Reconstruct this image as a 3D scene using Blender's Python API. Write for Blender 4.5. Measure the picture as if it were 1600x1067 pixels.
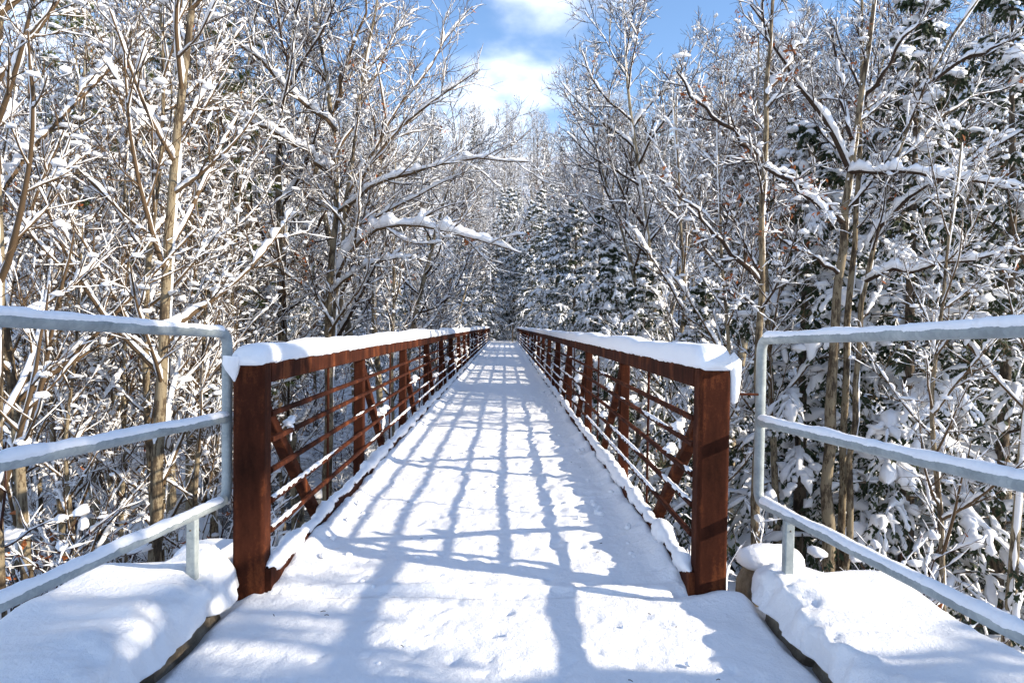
import bpy, math
import numpy as np
from mathutils import Matrix, Vector

for _o in list(bpy.data.objects):
    bpy.data.objects.remove(_o)
SC = bpy.context.scene
COL = SC.collection
R = math.radians

# ------------------------------------------------------------------ camera
F_PX, W_PX, H_PX = 1000.0, 1600.0, 1067.0
CAM_Z = 1.60
yc = np.array([-11.0, 25.0, -1000.0]); yc /= np.linalg.norm(yc)          # world Y in camera axes
zc = np.array([0.013, 1.0, 0.0]); zc[2] = -(zc[0]*yc[0] + zc[1]*yc[1]) / yc[2]
zc /= np.linalg.norm(zc)
xc = np.cross(yc, zc)
CM = np.array([xc, yc, zc])                                                # camera -> world
cam_d = bpy.data.cameras.new('camera')
cam_d.sensor_width = 36.0
cam_d.lens = 36.0 * F_PX / W_PX
cam_d.clip_start = 0.05
cam_d.clip_end = 2000.0
cam = bpy.data.objects.new('camera', cam_d)
COL.objects.link(cam)
m4 = np.eye(4); m4[:3, :3] = CM; m4[:3, 3] = (0, 0, CAM_Z)
cam.matrix_world = Matrix(m4.tolist())
SC.camera = cam


def at(px, py, d):
    """the point of the place that stands d metres down the bridge axis and shows at pixel px, py of the photograph"""
    v = CM @ np.array([px - W_PX / 2, H_PX / 2 - py, -F_PX])
    return np.array([0, 0, CAM_Z]) + v * (d / v[1])


# ------------------------------------------------------------------ light
SUN_EL, SUN_AZ = R(23.5), R(106.0)            # azimuth measured from +Y (down the bridge) towards +X
SUN_DIR = np.array([math.sin(SUN_AZ) * math.cos(SUN_EL), math.cos(SUN_AZ) * math.cos(SUN_EL), math.sin(SUN_EL)])
sd = bpy.data.lights.new('sun', 'SUN')
sd.energy = 4.4
sd.angle = R(0.7)
sd.color = (1.0, 0.88, 0.70)
so = bpy.data.objects.new('sun', sd)
COL.objects.link(so)
so.rotation_euler = Vector(SUN_DIR.tolist()).to_track_quat('Z', 'Y').to_euler()

world = bpy.data.worlds.new('World')
SC.world = world
world.use_nodes = True
wn, wl = world.node_tree.nodes, world.node_tree.links
wn.clear()
w_out = wn.new('ShaderNodeOutputWorld')
w_bg = wn.new('ShaderNodeBackground'); w_bg.inputs['Strength'].default_value = 0.15
sky = wn.new('ShaderNodeTexSky')
sky.sky_type = 'NISHITA'
sky.sun_disc = False
sky.sun_elevation = SUN_EL
sky.sun_rotation = SUN_AZ
sky.altitude = 300
sky.air_density = 1.0
sky.dust_density = 0.0
sky.ozone_density = 3.2
tc = wn.new('ShaderNodeTexCoord')
sep = wn.new('ShaderNodeSeparateXYZ'); wl.new(tc.outputs['Generated'], sep.inputs[0])
mz = wn.new('ShaderNodeMath'); mz.operation = 'MAXIMUM'; wl.new(sep.outputs['Z'], mz.inputs[0]); mz.inputs[1].default_value = 0.0
az = wn.new('ShaderNodeMath'); az.operation = 'ADD'; wl.new(mz.outputs[0], az.inputs[0]); az.inputs[1].default_value = 0.22
dx = wn.new('ShaderNodeMath'); dx.operation = 'DIVIDE'; wl.new(sep.outputs['X'], dx.inputs[0]); wl.new(az.outputs[0], dx.inputs[1])
dy = wn.new('ShaderNodeMath'); dy.operation = 'DIVIDE'; wl.new(sep.outputs['Y'], dy.inputs[0]); wl.new(az.outputs[0], dy.inputs[1])
cmb = wn.new('ShaderNodeCombineXYZ'); wl.new(dx.outputs[0], cmb.inputs[0]); wl.new(dy.outputs[0], cmb.inputs[1])
cmap = wn.new('ShaderNodeMapping'); wl.new(cmb.outputs[0], cmap.inputs[0]); cmap.inputs['Location'].default_value = (1.65, 0.27, 0.0)
cn = wn.new('ShaderNodeTexNoise'); wl.new(cmap.outputs[0], cn.inputs['Vector'])
cn.inputs['Scale'].default_value = 2.1; cn.inputs['Detail'].default_value = 7; cn.inputs['Roughness'].default_value = 0.5
cr = wn.new('ShaderNodeMapRange'); wl.new(cn.outputs[0], cr.inputs['Value'])
cr.inputs['From Min'].default_value = 0.49; cr.inputs['From Max'].default_value = 0.74; cr.interpolation_type = 'SMOOTHSTEP'
# more cloud towards the horizon
hz = wn.new('ShaderNodeMapRange'); wl.new(sep.outputs['Z'], hz.inputs['Value'])
hz.inputs['From Min'].default_value = 0.20; hz.inputs['From Max'].default_value = 0.325
hz.inputs['To Min'].default_value = 0.85; hz.inputs['To Max'].default_value = 0.0; hz.interpolation_type = 'SMOOTHSTEP'
mx = wn.new('ShaderNodeMath'); mx.operation = 'MAXIMUM'; mx.use_clamp = True
wl.new(cr.outputs[0], mx.inputs[0]); wl.new(hz.outputs[0], mx.inputs[1])
mul = wn.new('ShaderNodeMath'); mul.operation = 'MULTIPLY'; wl.new(mx.outputs[0], mul.inputs[0]); mul.inputs[1].default_value = 0.78
mixc = wn.new('ShaderNodeMix'); mixc.data_type = 'RGBA'
wl.new(mul.outputs[0], mixc.inputs['Factor']); wl.new(sky.outputs[0], mixc.inputs[6])
mixc.inputs[7].default_value = (6.6, 6.8, 7.2, 1)
wl.new(mixc.outputs[2], w_bg.inputs[0]); wl.new(w_bg.outputs[0], w_out.inputs[0])

SC.cycles.max_bounces = 8
SC.cycles.diffuse_bounces = 4
SC.cycles.glossy_bounces = 2
SC.view_settings.view_transform = 'Standard'
SC.view_settings.look = 'None'
SC.view_settings.gamma = 1.0
SC.view_settings.use_curve_mapping = False
SC.view_settings.exposure = 1.0


# ------------------------------------------------------------------ materials
def mat(name, base, rough=0.8, metallic=0.0, nodes=None, spec=0.3):
    m = bpy.data.materials.new(name)
    m.use_nodes = True
    nt = m.node_tree
    b = nt.nodes['Principled BSDF']
    b.inputs['Base Color'].default_value = (*base, 1)
    b.inputs['Roughness'].default_value = rough
    b.inputs['Metallic'].default_value = metallic
    b.inputs['Specular IOR Level'].default_value = spec
    if nodes:
        nodes(nt, b)
    return m


def noise_node(nt, scale, detail=4, rough=0.5, stretch=None, coord='Object'):
    t = nt.nodes.new('ShaderNodeTexCoord')
    n = nt.nodes.new('ShaderNodeTexNoise')
    n.inputs['Scale'].default_value = scale
    n.inputs['Detail'].default_value = detail
    n.inputs['Roughness'].default_value = rough
    src = t.outputs[coord]
    if stretch:
        mp = nt.nodes.new('ShaderNodeMapping')
        mp.inputs['Scale'].default_value = stretch
        nt.links.new(src, mp.inputs[0]); src = mp.outputs[0]
    nt.links.new(src, n.inputs['Vector'])
    return n


def ramp_node(nt, src, stops):
    r = nt.nodes.new('ShaderNodeValToRGB')
    while len(r.color_ramp.elements) > 1:
        r.color_ramp.elements.remove(r.color_ramp.elements[-1])
    for i, (p, c) in enumerate(stops):
        e = r.color_ramp.elements[0] if i == 0 else r.color_ramp.elements.new(p)
        e.position = p; e.color = (*c, 1)
    nt.links.new(src, r.inputs[0])
    return r


def bump_node(nt, b, src, strength, dist):
    bp = nt.nodes.new('ShaderNodeBump')
    bp.inputs['Strength'].default_value = strength
    bp.inputs['Distance'].default_value = dist
    nt.links.new(src, bp.inputs['Height'])
    nt.links.new(bp.outputs[0], b.inputs['Normal'])
    return bp


def snow_nodes(scale, strength, dist):
    def f(nt, b):
        n = noise_node(nt, scale, 5, 0.65)
        bump_node(nt, b, n.outputs[0], strength, dist)
    return f


def snow_fine(nt, b):
    n1 = noise_node(nt, 14, 4, 0.6)
    n2 = noise_node(nt, 230, 3, 0.7)
    ad = nt.nodes.new('ShaderNodeMath'); ad.operation = 'MULTIPLY_ADD'
    nt.links.new(n2.outputs[0], ad.inputs[0]); ad.inputs[1].default_value = 0.22
    nt.links.new(n1.outputs[0], ad.inputs[2])
    n3 = noise_node(nt, 52, 4, 0.65)
    a3 = nt.nodes.new('ShaderNodeMath'); a3.operation = 'MULTIPLY_ADD'
    nt.links.new(n3.outputs[0], a3.inputs[0]); a3.inputs[1].default_value = 0.42; nt.links.new(ad.outputs[0], a3.inputs[2])
    bump_node(nt, b, a3.outputs[0], 0.9, 0.018)


def rust_nodes(nt, b):
    n1 = noise_node(nt, 5, 7, 0.65, (1, 1, 0.35))
    n2 = noise_node(nt, 60, 5, 0.7)
    n3 = noise_node(nt, 22, 4, 0.6, (1, 1, 0.12))
    a = nt.nodes.new('ShaderNodeMath'); a.operation = 'MULTIPLY_ADD'
    nt.links.new(n2.outputs[0], a.inputs[0]); a.inputs[1].default_value = 0.28; nt.links.new(n1.outputs[0], a.inputs[2])
    a2 = nt.nodes.new('ShaderNodeMath'); a2.operation = 'MULTIPLY_ADD'
    nt.links.new(n3.outputs[0], a2.inputs[0]); a2.inputs[1].default_value = 0.35; nt.links.new(a.outputs[0], a2.inputs[2])
    r = ramp_node(nt, a2.outputs[0], [(0.60, (0.018, 0.0055, 0.003)), (0.85, (0.049, 0.0145, 0.0075)), (1.12, (0.135, 0.041, 0.016))])
    nt.links.new(r.outputs[0], b.inputs['Base Color'])
    bump_node(nt, b, n2.outputs[0], 0.25, 0.004)


def galv_nodes(nt, b):
    t = nt.nodes.new('ShaderNodeTexCoord')
    v = nt.nodes.new('ShaderNodeTexVoronoi'); v.inputs['Scale'].default_value = 55
    nt.links.new(t.outputs['Object'], v.inputs['Vector'])
    n = noise_node(nt, 7, 5, 0.6)
    sp = nt.nodes.new('ShaderNodeSeparateColor'); nt.links.new(v.outputs['Color'], sp.inputs[0])
    a = nt.nodes.new('ShaderNodeMath'); a.operation = 'MULTIPLY_ADD'
    nt.links.new(sp.outputs[0], a.inputs[0]); a.inputs[1].default_value = 0.16; nt.links.new(n.outputs[0], a.inputs[2])
    r = ramp_node(nt, a.outputs[0], [(0.30, (0.20, 0.235, 0.245)), (0.65, (0.33, 0.37, 0.38)), (0.95, (0.50, 0.54, 0.53))])
    nt.links.new(r.outputs[0], b.inputs['Base Color'])
    n2 = noise_node(nt, 120, 3)
    bump_node(nt, b, n2.outputs[0], 0.12, 0.003)


def bark_nodes(c0, c1, c2):
    def f(nt, b):
        n = noise_node(nt, 26, 7, 0.7, (1, 1, 0.22))
        n2 = noise_node(nt, 3.5, 5, 0.65, (1, 1, 0.6))
        a = nt.nodes.new('ShaderNodeMath'); a.operation = 'MULTIPLY_ADD'
        nt.links.new(n2.outputs[0], a.inputs[0]); a.inputs[1].default_value = 1.0; nt.links.new(n.outputs[0], a.inputs[2])
        r = ramp_node(nt, a.outputs[0], [(0.80, c0), (1.02, c1), (1.22, c2)])
        nt.links.new(r.outputs[0], b.inputs['Base Color'])
        bump_node(nt, b, n.outputs[0], 0.6, 0.02)
    return f


def stone_nodes(nt, b):
    n = noise_node(nt, 6, 8, 0.7)
    r = ramp_node(nt, n.outputs[0], [(0.3, (0.10, 0.075, 0.05)), (0.5, (0.27, 0.22, 0.16)), (0.7, (0.42, 0.37, 0.29))])
    nt.links.new(r.outputs[0], b.inputs['Base Color'])
    n2 = noise_node(nt, 40, 6, 0.75)
    a = nt.nodes.new('ShaderNodeMath'); a.operation = 'MULTIPLY_ADD'
    nt.links.new(n2.outputs[0], a.inputs[0]); a.inputs[1].default_value = 0.35; nt.links.new(n.outputs[0], a.inputs[2])
    bump_node(nt, b, a.outputs[0], 1.0, 0.06)


def water_nodes(nt, b):
    n = noise_node(nt, 1.6, 5, 0.6, (0.5, 1.3, 1))
    bump_node(nt, b, n.outputs[0], 0.5, 0.12)
    n2 = noise_node(nt, 0.9, 6, 0.7, (0.4, 1.4, 1))
    r = ramp_node(nt, n2.outputs[0], [(0.45, (0.012, 0.02, 0.026)), (0.62, (0.035, 0.05, 0.06)), (0.72, (0.5, 0.55, 0.6))])
    nt.links.new(r.outputs[0], b.inputs['Base Color'])


def ground_nodes(nt, b):
    n = noise_node(nt, 0.7, 8, 0.7)
    r = ramp_node(nt, n.outputs[0], [(0.36, (0.10, 0.085, 0.07)), (0.42, (0.80, 0.82, 0.86)), (1.0, (0.86, 0.87, 0.90))])
    nt.links.new(r.outputs[0], b.inputs['Base Color'])
    bump_node(nt, b, n.outputs[0], 1.0, 0.35)


SNOW_C = (0.87, 0.88, 0.91)
M = {
    'snow': mat('fresh_snow', SNOW_C, 0.75, nodes=snow_nodes(18, 0.35, 0.03), spec=0.2),
    'snow_deck': mat('packed_snow', SNOW_C, 0.6, nodes=snow_fine, spec=0.25),
    'snow_tree': mat('tree_snow', (0.82, 0.83, 0.86), 0.8, spec=0.15),
    'rust': mat('weathering_steel', (0.2, 0.07, 0.03), 0.85, nodes=rust_nodes, spec=0.08),
    'galv': mat('galvanised_steel', (0.4, 0.44, 0.45), 0.55, 0.15, nodes=galv_nodes, spec=0.5),
    'bark': mat('grey_brown_bark', (0.2, 0.16, 0.11), 0.9, nodes=bark_nodes((0.05, 0.04, 0.03), (0.17, 0.135, 0.09), (0.30, 0.25, 0.17))),
    'bark_pale': mat('pale_bark', (0.2, 0.16, 0.11), 0.9, nodes=bark_nodes((0.035, 0.026, 0.018), (0.115, 0.085, 0.054), (0.22, 0.18, 0.12))),
    'bark_dark': mat('dark_bark', (0.08, 0.06, 0.05), 0.9, nodes=bark_nodes((0.025, 0.02, 0.016), (0.075, 0.058, 0.043), (0.14, 0.11, 0.08))),
    'twig': mat('brown_twigs', (0.046, 0.031, 0.023), 0.85, spec=0.1),
    'twig_tan': mat('tan_twigs', (0.105, 0.070, 0.042), 0.85, spec=0.1),
    'twig_red': mat('reddish_twigs', (0.055, 0.027, 0.021), 0.8, spec=0.1),
    'needle': mat('hemlock_needles', (0.028, 0.042, 0.018), 0.7),
    'needle_pine': mat('pine_needles', (0.085, 0.11, 0.028), 0.6),
    'leaf': mat('dry_leaves', (0.30, 0.095, 0.028), 0.7),
    'stone': mat('rough_stone', (0.3, 0.25, 0.2), 0.9, nodes=stone_nodes),
    'rock': mat('river_rock', (0.09, 0.08, 0.075), 0.7, nodes=bark_nodes((0.03, 0.028, 0.026), (0.09, 0.08, 0.075), (0.18, 0.17, 0.16))),
    'concrete': mat('grey_concrete', (0.28, 0.27, 0.25), 0.9),
    'water': mat('dark_river_water', (0.015, 0.022, 0.028), 0.12, nodes=water_nodes, spec=0.5),
    'ground': mat('snowy_forest_floor', (0.8, 0.82, 0.86), 0.9, nodes=ground_nodes, spec=0.15),
}


# ------------------------------------------------------------------ mesh helpers
class G:
    """collects vertices, quads and triangles for ONE mesh"""
    def __init__(self):
        self.v, self.q, self.t, self.n = [], [], [], 0

    def add(self, v, q=None, t=None):
        v = np.asarray(v, float).reshape(-1, 3)
        self.v.append(v)
        if q is not None and len(q): self.q.append(np.asarray(q, np.int64) + self.n)
        if t is not None and len(t): self.t.append(np.asarray(t, np.int64) + self.n)
        self.n += len(v)

    def mesh(self, name, material, smooth=True):
        me = bpy.data.meshes.new(name)
        v = np.concatenate(self.v) if self.v else np.zeros((0, 3))
        q = np.concatenate(self.q) if self.q else np.zeros((0, 4), np.int64)
        t = np.concatenate(self.t) if self.t else np.zeros((0, 3), np.int64)
        loops = np.concatenate([q.ravel(), t.ravel()]).astype(np.int32)
        starts = np.concatenate([np.arange(len(q)) * 4, len(q) * 4 + np.arange(len(t)) * 3]).astype(np.int32)
        me.vertices.add(len(v)); me.vertices.foreach_set('co', v.astype(np.float32).ravel())
        me.loops.add(len(loops)); me.loops.foreach_set('vertex_index', loops)
        me.polygons.add(len(starts)); me.polygons.foreach_set('loop_start', starts)
        me.update(calc_edges=True)
        me.polygons.foreach_set('use_smooth', np.full(len(starts), smooth))
        me.materials.append(M[material])
        return me


def link(name, me, parent=None, loc=None, kind=None):
    o = bpy.data.objects.new(name, me)
    COL.objects.link(o)
    if parent is not None: o.parent = parent
    if loc is not None: o.location = loc
    if kind: o['kind'] = kind
    return o


def thing(name, label, cat, loc=(0, 0, 0), rz=0.0, group=None, scale=1.0):
    o = bpy.data.objects.new(name, None)
    COL.objects.link(o)
    o.location = loc; o.rotation_euler = (0, 0, rz)
    o.scale = (scale, scale, scale) if not isinstance(scale, tuple) else scale
    o['label'] = label; o['category'] = cat
    if group: o['group'] = group
    return o


def nrm(v):
    return v / np.maximum(np.linalg.norm(v, axis=-1, keepdims=True), 1e-9)


def _hash(ix, iy, iz, seed):
    n = (ix.astype(np.int64) * 374761393 + iy.astype(np.int64) * 668265263 + iz.astype(np.int64) * 1274126177 + seed * 974634777) & 0xFFFFFFFF
    n = ((n ^ (n >> 13)) * 1274126177) & 0xFFFFFFFF
    n = n ^ (n >> 16)
    return (n & 0xFFFF) / 65535.0


def vnoise(p, seed=0):
    p = np.asarray(p, float)
    i = np.floor(p).astype(np.int64); f = p - i
    f = f * f * (3 - 2 * f)
    out = 0
    for a in (0, 1):
        for b in (0, 1):
            for c in (0, 1):
                w = (f[..., 0] if a else 1 - f[..., 0]) * (f[..., 1] if b else 1 - f[..., 1]) * (f[..., 2] if c else 1 - f[..., 2])
                out = out + w * _hash(i[..., 0] + a, i[..., 1] + b, i[..., 2] + c, seed)
    return out * 2 - 1


def fbm(p, octs=4, seed=0, gain=0.5):
    p = np.asarray(p, float); s = 0; a = 1.0
    for k in range(octs):
        s = s + a * vnoise(p * 2 ** k, seed + 17 * k); a *= gain
    return s


def ring_quads(N, n, k, closed=True):
    """quads between n rings of k points for N strands"""
    base = (np.arange(N) * n * k)[:, None, None] + (np.arange(n - 1) * k)[None, :, None]
    j = np.arange(k if closed else k - 1)
    j2 = (j + 1) % k
    a = base + j; b = base + j2
    return np.stack([a, b, b + k, a + k], -1).reshape(-1, 4)


def tangents(P):
    return nrm(np.gradient(P, axis=1))


def tubes(g, P, Rad, k):
    N, n = P.shape[:2]
    if N == 0: return
    t = tangents(P)
    mean = nrm(t.mean(1))
    ref = np.where(np.abs(mean[:, 2:3]) > 0.8, np.array([[1.0, 0.05, 0]]), np.array([[0.03, 0.02, 1.0]]))
    s = nrm(np.cross(t, ref[:, None, :])); u = np.cross(s, t)
    a = np.arange(k) * 2 * math.pi / k
    V = P[:, :, None, :] + Rad[:, :, None, None] * (np.cos(a)[None, None, :, None] * s[:, :, None, :] + np.sin(a)[None, None, :, None] * u[:, :, None, :])
    g.add(V, ring_quads(N, n, k))


PROF5 = np.array([(-1.0, 0.08), (-0.72, 0.65), (0.0, 1.0), (0.72, 0.65), (1.0, 0.08)])
PROF_PAD = np.array([(-1.0, -0.25), (-0.72, 0.6), (0.0, 1.0), (0.72, 0.6), (1.0, -0.25)])
PROF3 = np.array([(-1.0, 0.08), (0.0, 1.0), (1.0, 0.08)])


def refine(P, m):
    N, n = P.shape[:2]
    x = np.linspace(0, n - 1, (n - 1) * m + 1)
    i = np.minimum(x.astype(int), n - 2); f = (x - i)
    if P.ndim == 3:
        return P[:, i] * (1 - f)[None, :, None] + P[:, i + 1] * f[None, :, None]
    return P[:, i] * (1 - f)[None] + P[:, i + 1] * f[None]


def snow_on(g, P, Rad, h, wide, rng, m=2, prof=PROF5, gap=0.15, steep=0.22, plaster=0.0, bare=0.0, clump=0.45, even=False):
    """snow lying along the upper side of strands: P strands, Rad radii, h depth, wide extra half width"""
    if len(P) == 0: return
    P = refine(P, m); Rad = refine(Rad, m)
    N, n = P.shape[:2]
    t = tangents(P)
    hor = np.sqrt(np.maximum(1 - t[..., 2] ** 2, 0))
    up = np.array([0, 0, 1.0])
    s = np.cross(t, up); s = nrm(s + 1e-6); u = np.cross(s, t)
    nz = rng.uniform(0.45, 1.35, (N, n))
    nz = (nz + np.roll(nz, 1, 1)) * 0.5
    nz *= np.where(rng.random((N, n)) < gap, 0.05, 1.0)
    if not even: nz *= np.where(rng.random((N, 1)) < bare, 0.0, np.exp(rng.normal(-0.05, 0.32, (N, 1))))
    ph_, fr_ = rng.uniform(0, 6.28, (N, 1)), rng.uniform(3.0, 8.0, (N, 1))
    nz *= np.clip(0.75 + clump * np.sin(ph_ + fr_ * np.linspace(0, 1, n)[None] * 1.6), 0.0, 2.0)
    e = np.ones(n); e[0] = 0.35; e[-1] = 0.15
    if even:
        nz = rng.uniform(0.1, 1.9, (N, n))
        for _ in range(1): nz = 0.25 * np.roll(nz, 1, 1) + 0.5 * nz + 0.25 * np.roll(nz, -1, 1)
        x_ = np.linspace(0, 1, n); e = np.clip(x_ / 0.08, 0.2, 1) * np.clip((1 - x_) / 0.30, 0.03, 1) ** 0.7
    cov = np.clip((hor - steep) / 0.35, plaster, 1.0) * nz * e[None]
    H = cov * h * (0.5 + 0.5 * np.minimum(Rad / 0.03, 2.0) ** 0.5) if np.isscalar(h) else cov * h
    Wd = np.where(cov > 0.05, Rad * 0.9 + cov * wide, Rad * 0.3)
    base = Rad * 0.35
    k = len(prof)
    V = P[:, :, None, :] + s[:, :, None, :] * (prof[None, None, :, 0:1] * Wd[:, :, None, None]) \
        + u[:, :, None, :] * ((base + 0 * H)[:, :, None, None] + prof[None, None, :, 1:2] * (H + Rad * 0.4 * (cov > 0.05))[:, :, None, None])
    V = V + rng.normal(0, 1, V.shape) * ((0.05 if even else 0.12) * H)[:, :, None, None]
    g.add(V, ring_quads(N, n, k))


# icosphere templates
def _ico(sub):
    t = (1 + 5 ** 0.5) / 2
    v = [(-1, t, 0), (1, t, 0), (-1, -t, 0), (1, -t, 0), (0, -1, t), (0, 1, t), (0, -1, -t), (0, 1, -t), (t, 0, -1), (t, 0, 1), (-t, 0, -1), (-t, 0, 1)]
    f = [(0, 11, 5), (0, 5, 1), (0, 1, 7), (0, 7, 10), (0, 10, 11), (1, 5, 9), (5, 11, 4), (11, 10, 2), (10, 7, 6), (7, 1, 8),
         (3, 9, 4), (3, 4, 2), (3, 2, 6), (3, 6, 8), (3, 8, 9), (4, 9, 5), (2, 4, 11), (6, 2, 10), (8, 6, 7), (9, 8, 1)]
    v = [np.array(p, float) / np.linalg.norm(p) for p in v]
    for _ in range(sub):
        cache, nf = {}, []
        def mid(a, b):
            key = (min(a, b), max(a, b))
            if key not in cache:
                p = v[a] + v[b]; v.append(p / np.linalg.norm(p)); cache[key] = len(v) - 1
            return cache[key]
        for a, b, c in f:
            ab, bc, ca = mid(a, b), mid(b, c), mid(c, a)
            nf += [(a, ab, ca), (b, bc, ab), (c, ca, bc), (ab, bc, ca)]
        f = nf
    return np.array(v), np.array(f)


ICO = {k: _ico(k) for k in (0, 1, 2, 3)}


def blobs(g, C, S, rng, sub=1, rough=0.25, rz=None):
    """lumps at C (N,3) with half sizes S (N,3), flattened underneath"""
    N = len(C)
    if N == 0: return
    bv, bf = ICO[sub]
    k = len(bv)
    var = rng.normal(0, 1, (8, k, 1)) * rough * 0.5 + 1
    V = bv[None] * var[rng.integers(0, 8, N)]
    V = V * S[:, None, :]
    V[..., 2] = np.where(V[..., 2] < 0, V[..., 2] * 0.55, V[..., 2])
    a = rng.uniform(0, 6.28, N) if rz is None else rz
    c, s = np.cos(a)[:, None], np.sin(a)[:, None]
    V = np.stack([V[..., 0] * c - V[..., 1] * s, V[..., 0] * s + V[..., 1] * c, V[..., 2]], -1)
    V = V + C[:, None, :]
    T = (bf[None] + (np.arange(N) * k)[:, None, None]).reshape(-1, 3)
    g.add(V, t=T)


def round_bar(g, p0, p1, w, h, up=(0, 0, 1), rad=0.012, seg=3, caps=True):
    """a rectangular tube from p0 to p1 with rounded corners; w across, h along 'up'"""
    p0 = np.asarray(p0, float); p1 = np.asarray(p1, float)
    t = nrm(p1 - p0); up = np.asarray(up, float)
    s = nrm(np.cross(t, up)); u = np.cross(s, t)
    prof = []
    for cx, cy, a0 in ((1, 1, 0), (-1, 1, 90), (-1, -1, 180), (1, -1, 270)):
        for i in range(seg):
            a = R(a0 + 90 * i / max(seg - 1, 1)) if seg > 1 else R(a0 + 45)
            prof.append((cx * (w / 2 - rad) + rad * math.cos(a), cy * (h / 2 - rad) + rad * math.sin(a)))
    prof = np.array(prof); k = len(prof)
    V = np.concatenate([p + prof[:, 0:1] * s + prof[:, 1:2] * u for p in (p0, p1)])
    j = np.arange(k); j2 = (j + 1) % k
    q = np.stack([j, j2, j2 + k, j + k], -1)
    if caps:
        V = np.concatenate([V, p0[None], p1[None]])
        t0 = np.stack([j2, j, np.full(k, 2 * k)], -1); t1 = np.stack([j + k, j2 + k, np.full(k, 2 * k + 1)], -1)
        g.add(V, q, np.concatenate([t0, t1]))
    else:
        g.add(V, q)


def grid_mesh(g, X, Y, Z):
    ny, nx = Z.shape
    V = np.stack([X, Y, Z], -1).reshape(-1, 3)
    i = np.arange(ny - 1)[:, None] * nx + np.arange(nx - 1)[None]
    g.add(V, np.stack([i, i + 1, i + nx + 1, i + nx], -1).reshape(-1, 4))


def smooth(a, b, x):
    t = np.clip((x - a) / (b - a), 0, 1)
    return t * t * (3 - 2 * t)


# ------------------------------------------------------------------ the ground, river, sky side of the setting
WATER_Z = -4.45


def terrain(x, y):
    x = np.asarray(x, float); y = np.asarray(y, float)
    ax = np.abs(x)
    yr = y - 0.10 * x                                       # the river runs a little askew
    near = smooth(0.0, 9.5, yr + np.clip(ax - 2.5, 0, 4) * 0.9)
    z = -0.45 - 3.6 * near
    bed = smooth(9.5, 12.0, yr) * (1 - smooth(21, 25, yr))
    z = z - 1.0 * bed
    z = z + 1.1 * smooth(23, 30, yr) + 2.5 * smooth(48, 60.5, y)
    hill = np.clip(y - 70, 0, 130)
    z = z + 0.42 * hill * smooth(66, 85, y)
    side = smooth(26, 40, y)
    z = z + side * 0.46 * np.clip(x - 12, 0, 60) * (1 - 0.6 * smooth(60, 110, y)) + side * 0.30 * np.clip(-x - 18, 0, 60) * (1 - 0.6 * smooth(60, 110, y))
    nz = fbm(np.stack([x * 0.35, y * 0.35, 0 * x], -1), 4, 3)
    path = smooth(57, 62, y) * (1 - smooth(2.0, 4.0, ax)) * (1 - smooth(70, 80, y))
    return z + nz * 0.28 * (1 - path) * (1 - smooth(5, 1.5, ax) * (y < 6)) 


def _axis(lo, hi, fine_lo, fine_hi, fine, coarse):
    a = list(np.arange(fine_lo, fine_hi, fine))
    s, x = fine, fine_hi
    while x < hi: a.append(x); s = min(s * 1.12, coarse); x += s
    a.append(hi)
    s, x = fine, fine_lo
    while x > lo:
        s = min(s * 1.12, coarse); x -= s; a.insert(0, x)
    return np.array(a)


gx = _axis(-420, 420, -16, 16, 0.35, 14); gy = _axis(-60, 420, -4, 34, 0.35, 12)
X, Y = np.meshgrid(gx, gy)
g = G(); grid_mesh(g, X, Y, terrain(X, Y))
link('snowy_ground', g.mesh('snowy_ground', 'ground'), kind='structure')
g = G()
X, Y = np.meshgrid(np.linspace(-60, 60, 61), np.linspace(4, 32, 15)); grid_mesh(g, X, Y, np.full_like(X, WATER_Z))
link('river_water', g.mesh('river_water', 'water'), kind='structure')

# ------------------------------------------------------------------ the footbridge
XL, XR = -1.40, 1.15                 # inner faces of the two trusses
D0, PANEL, NP = 3.74, 2.80, 20
DEND = D0 + 0.065 + PANEL * NP
RAILS = (1.048, 0.89, 0.705, 0.52, 0.34)
rngb = np.random.default_rng(5)

bridge = thing('footbridge', 'rusty steel truss footbridge with snow on its deck and rails', 'footbridge', (0, 0, 0))


def camber(y):
    return 0.0


def shared(name, me, parent, loc):
    return link(name, me, parent, loc)


SIDES = ((-1, XL), (1, XR))          # outward sign, inner face
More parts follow.
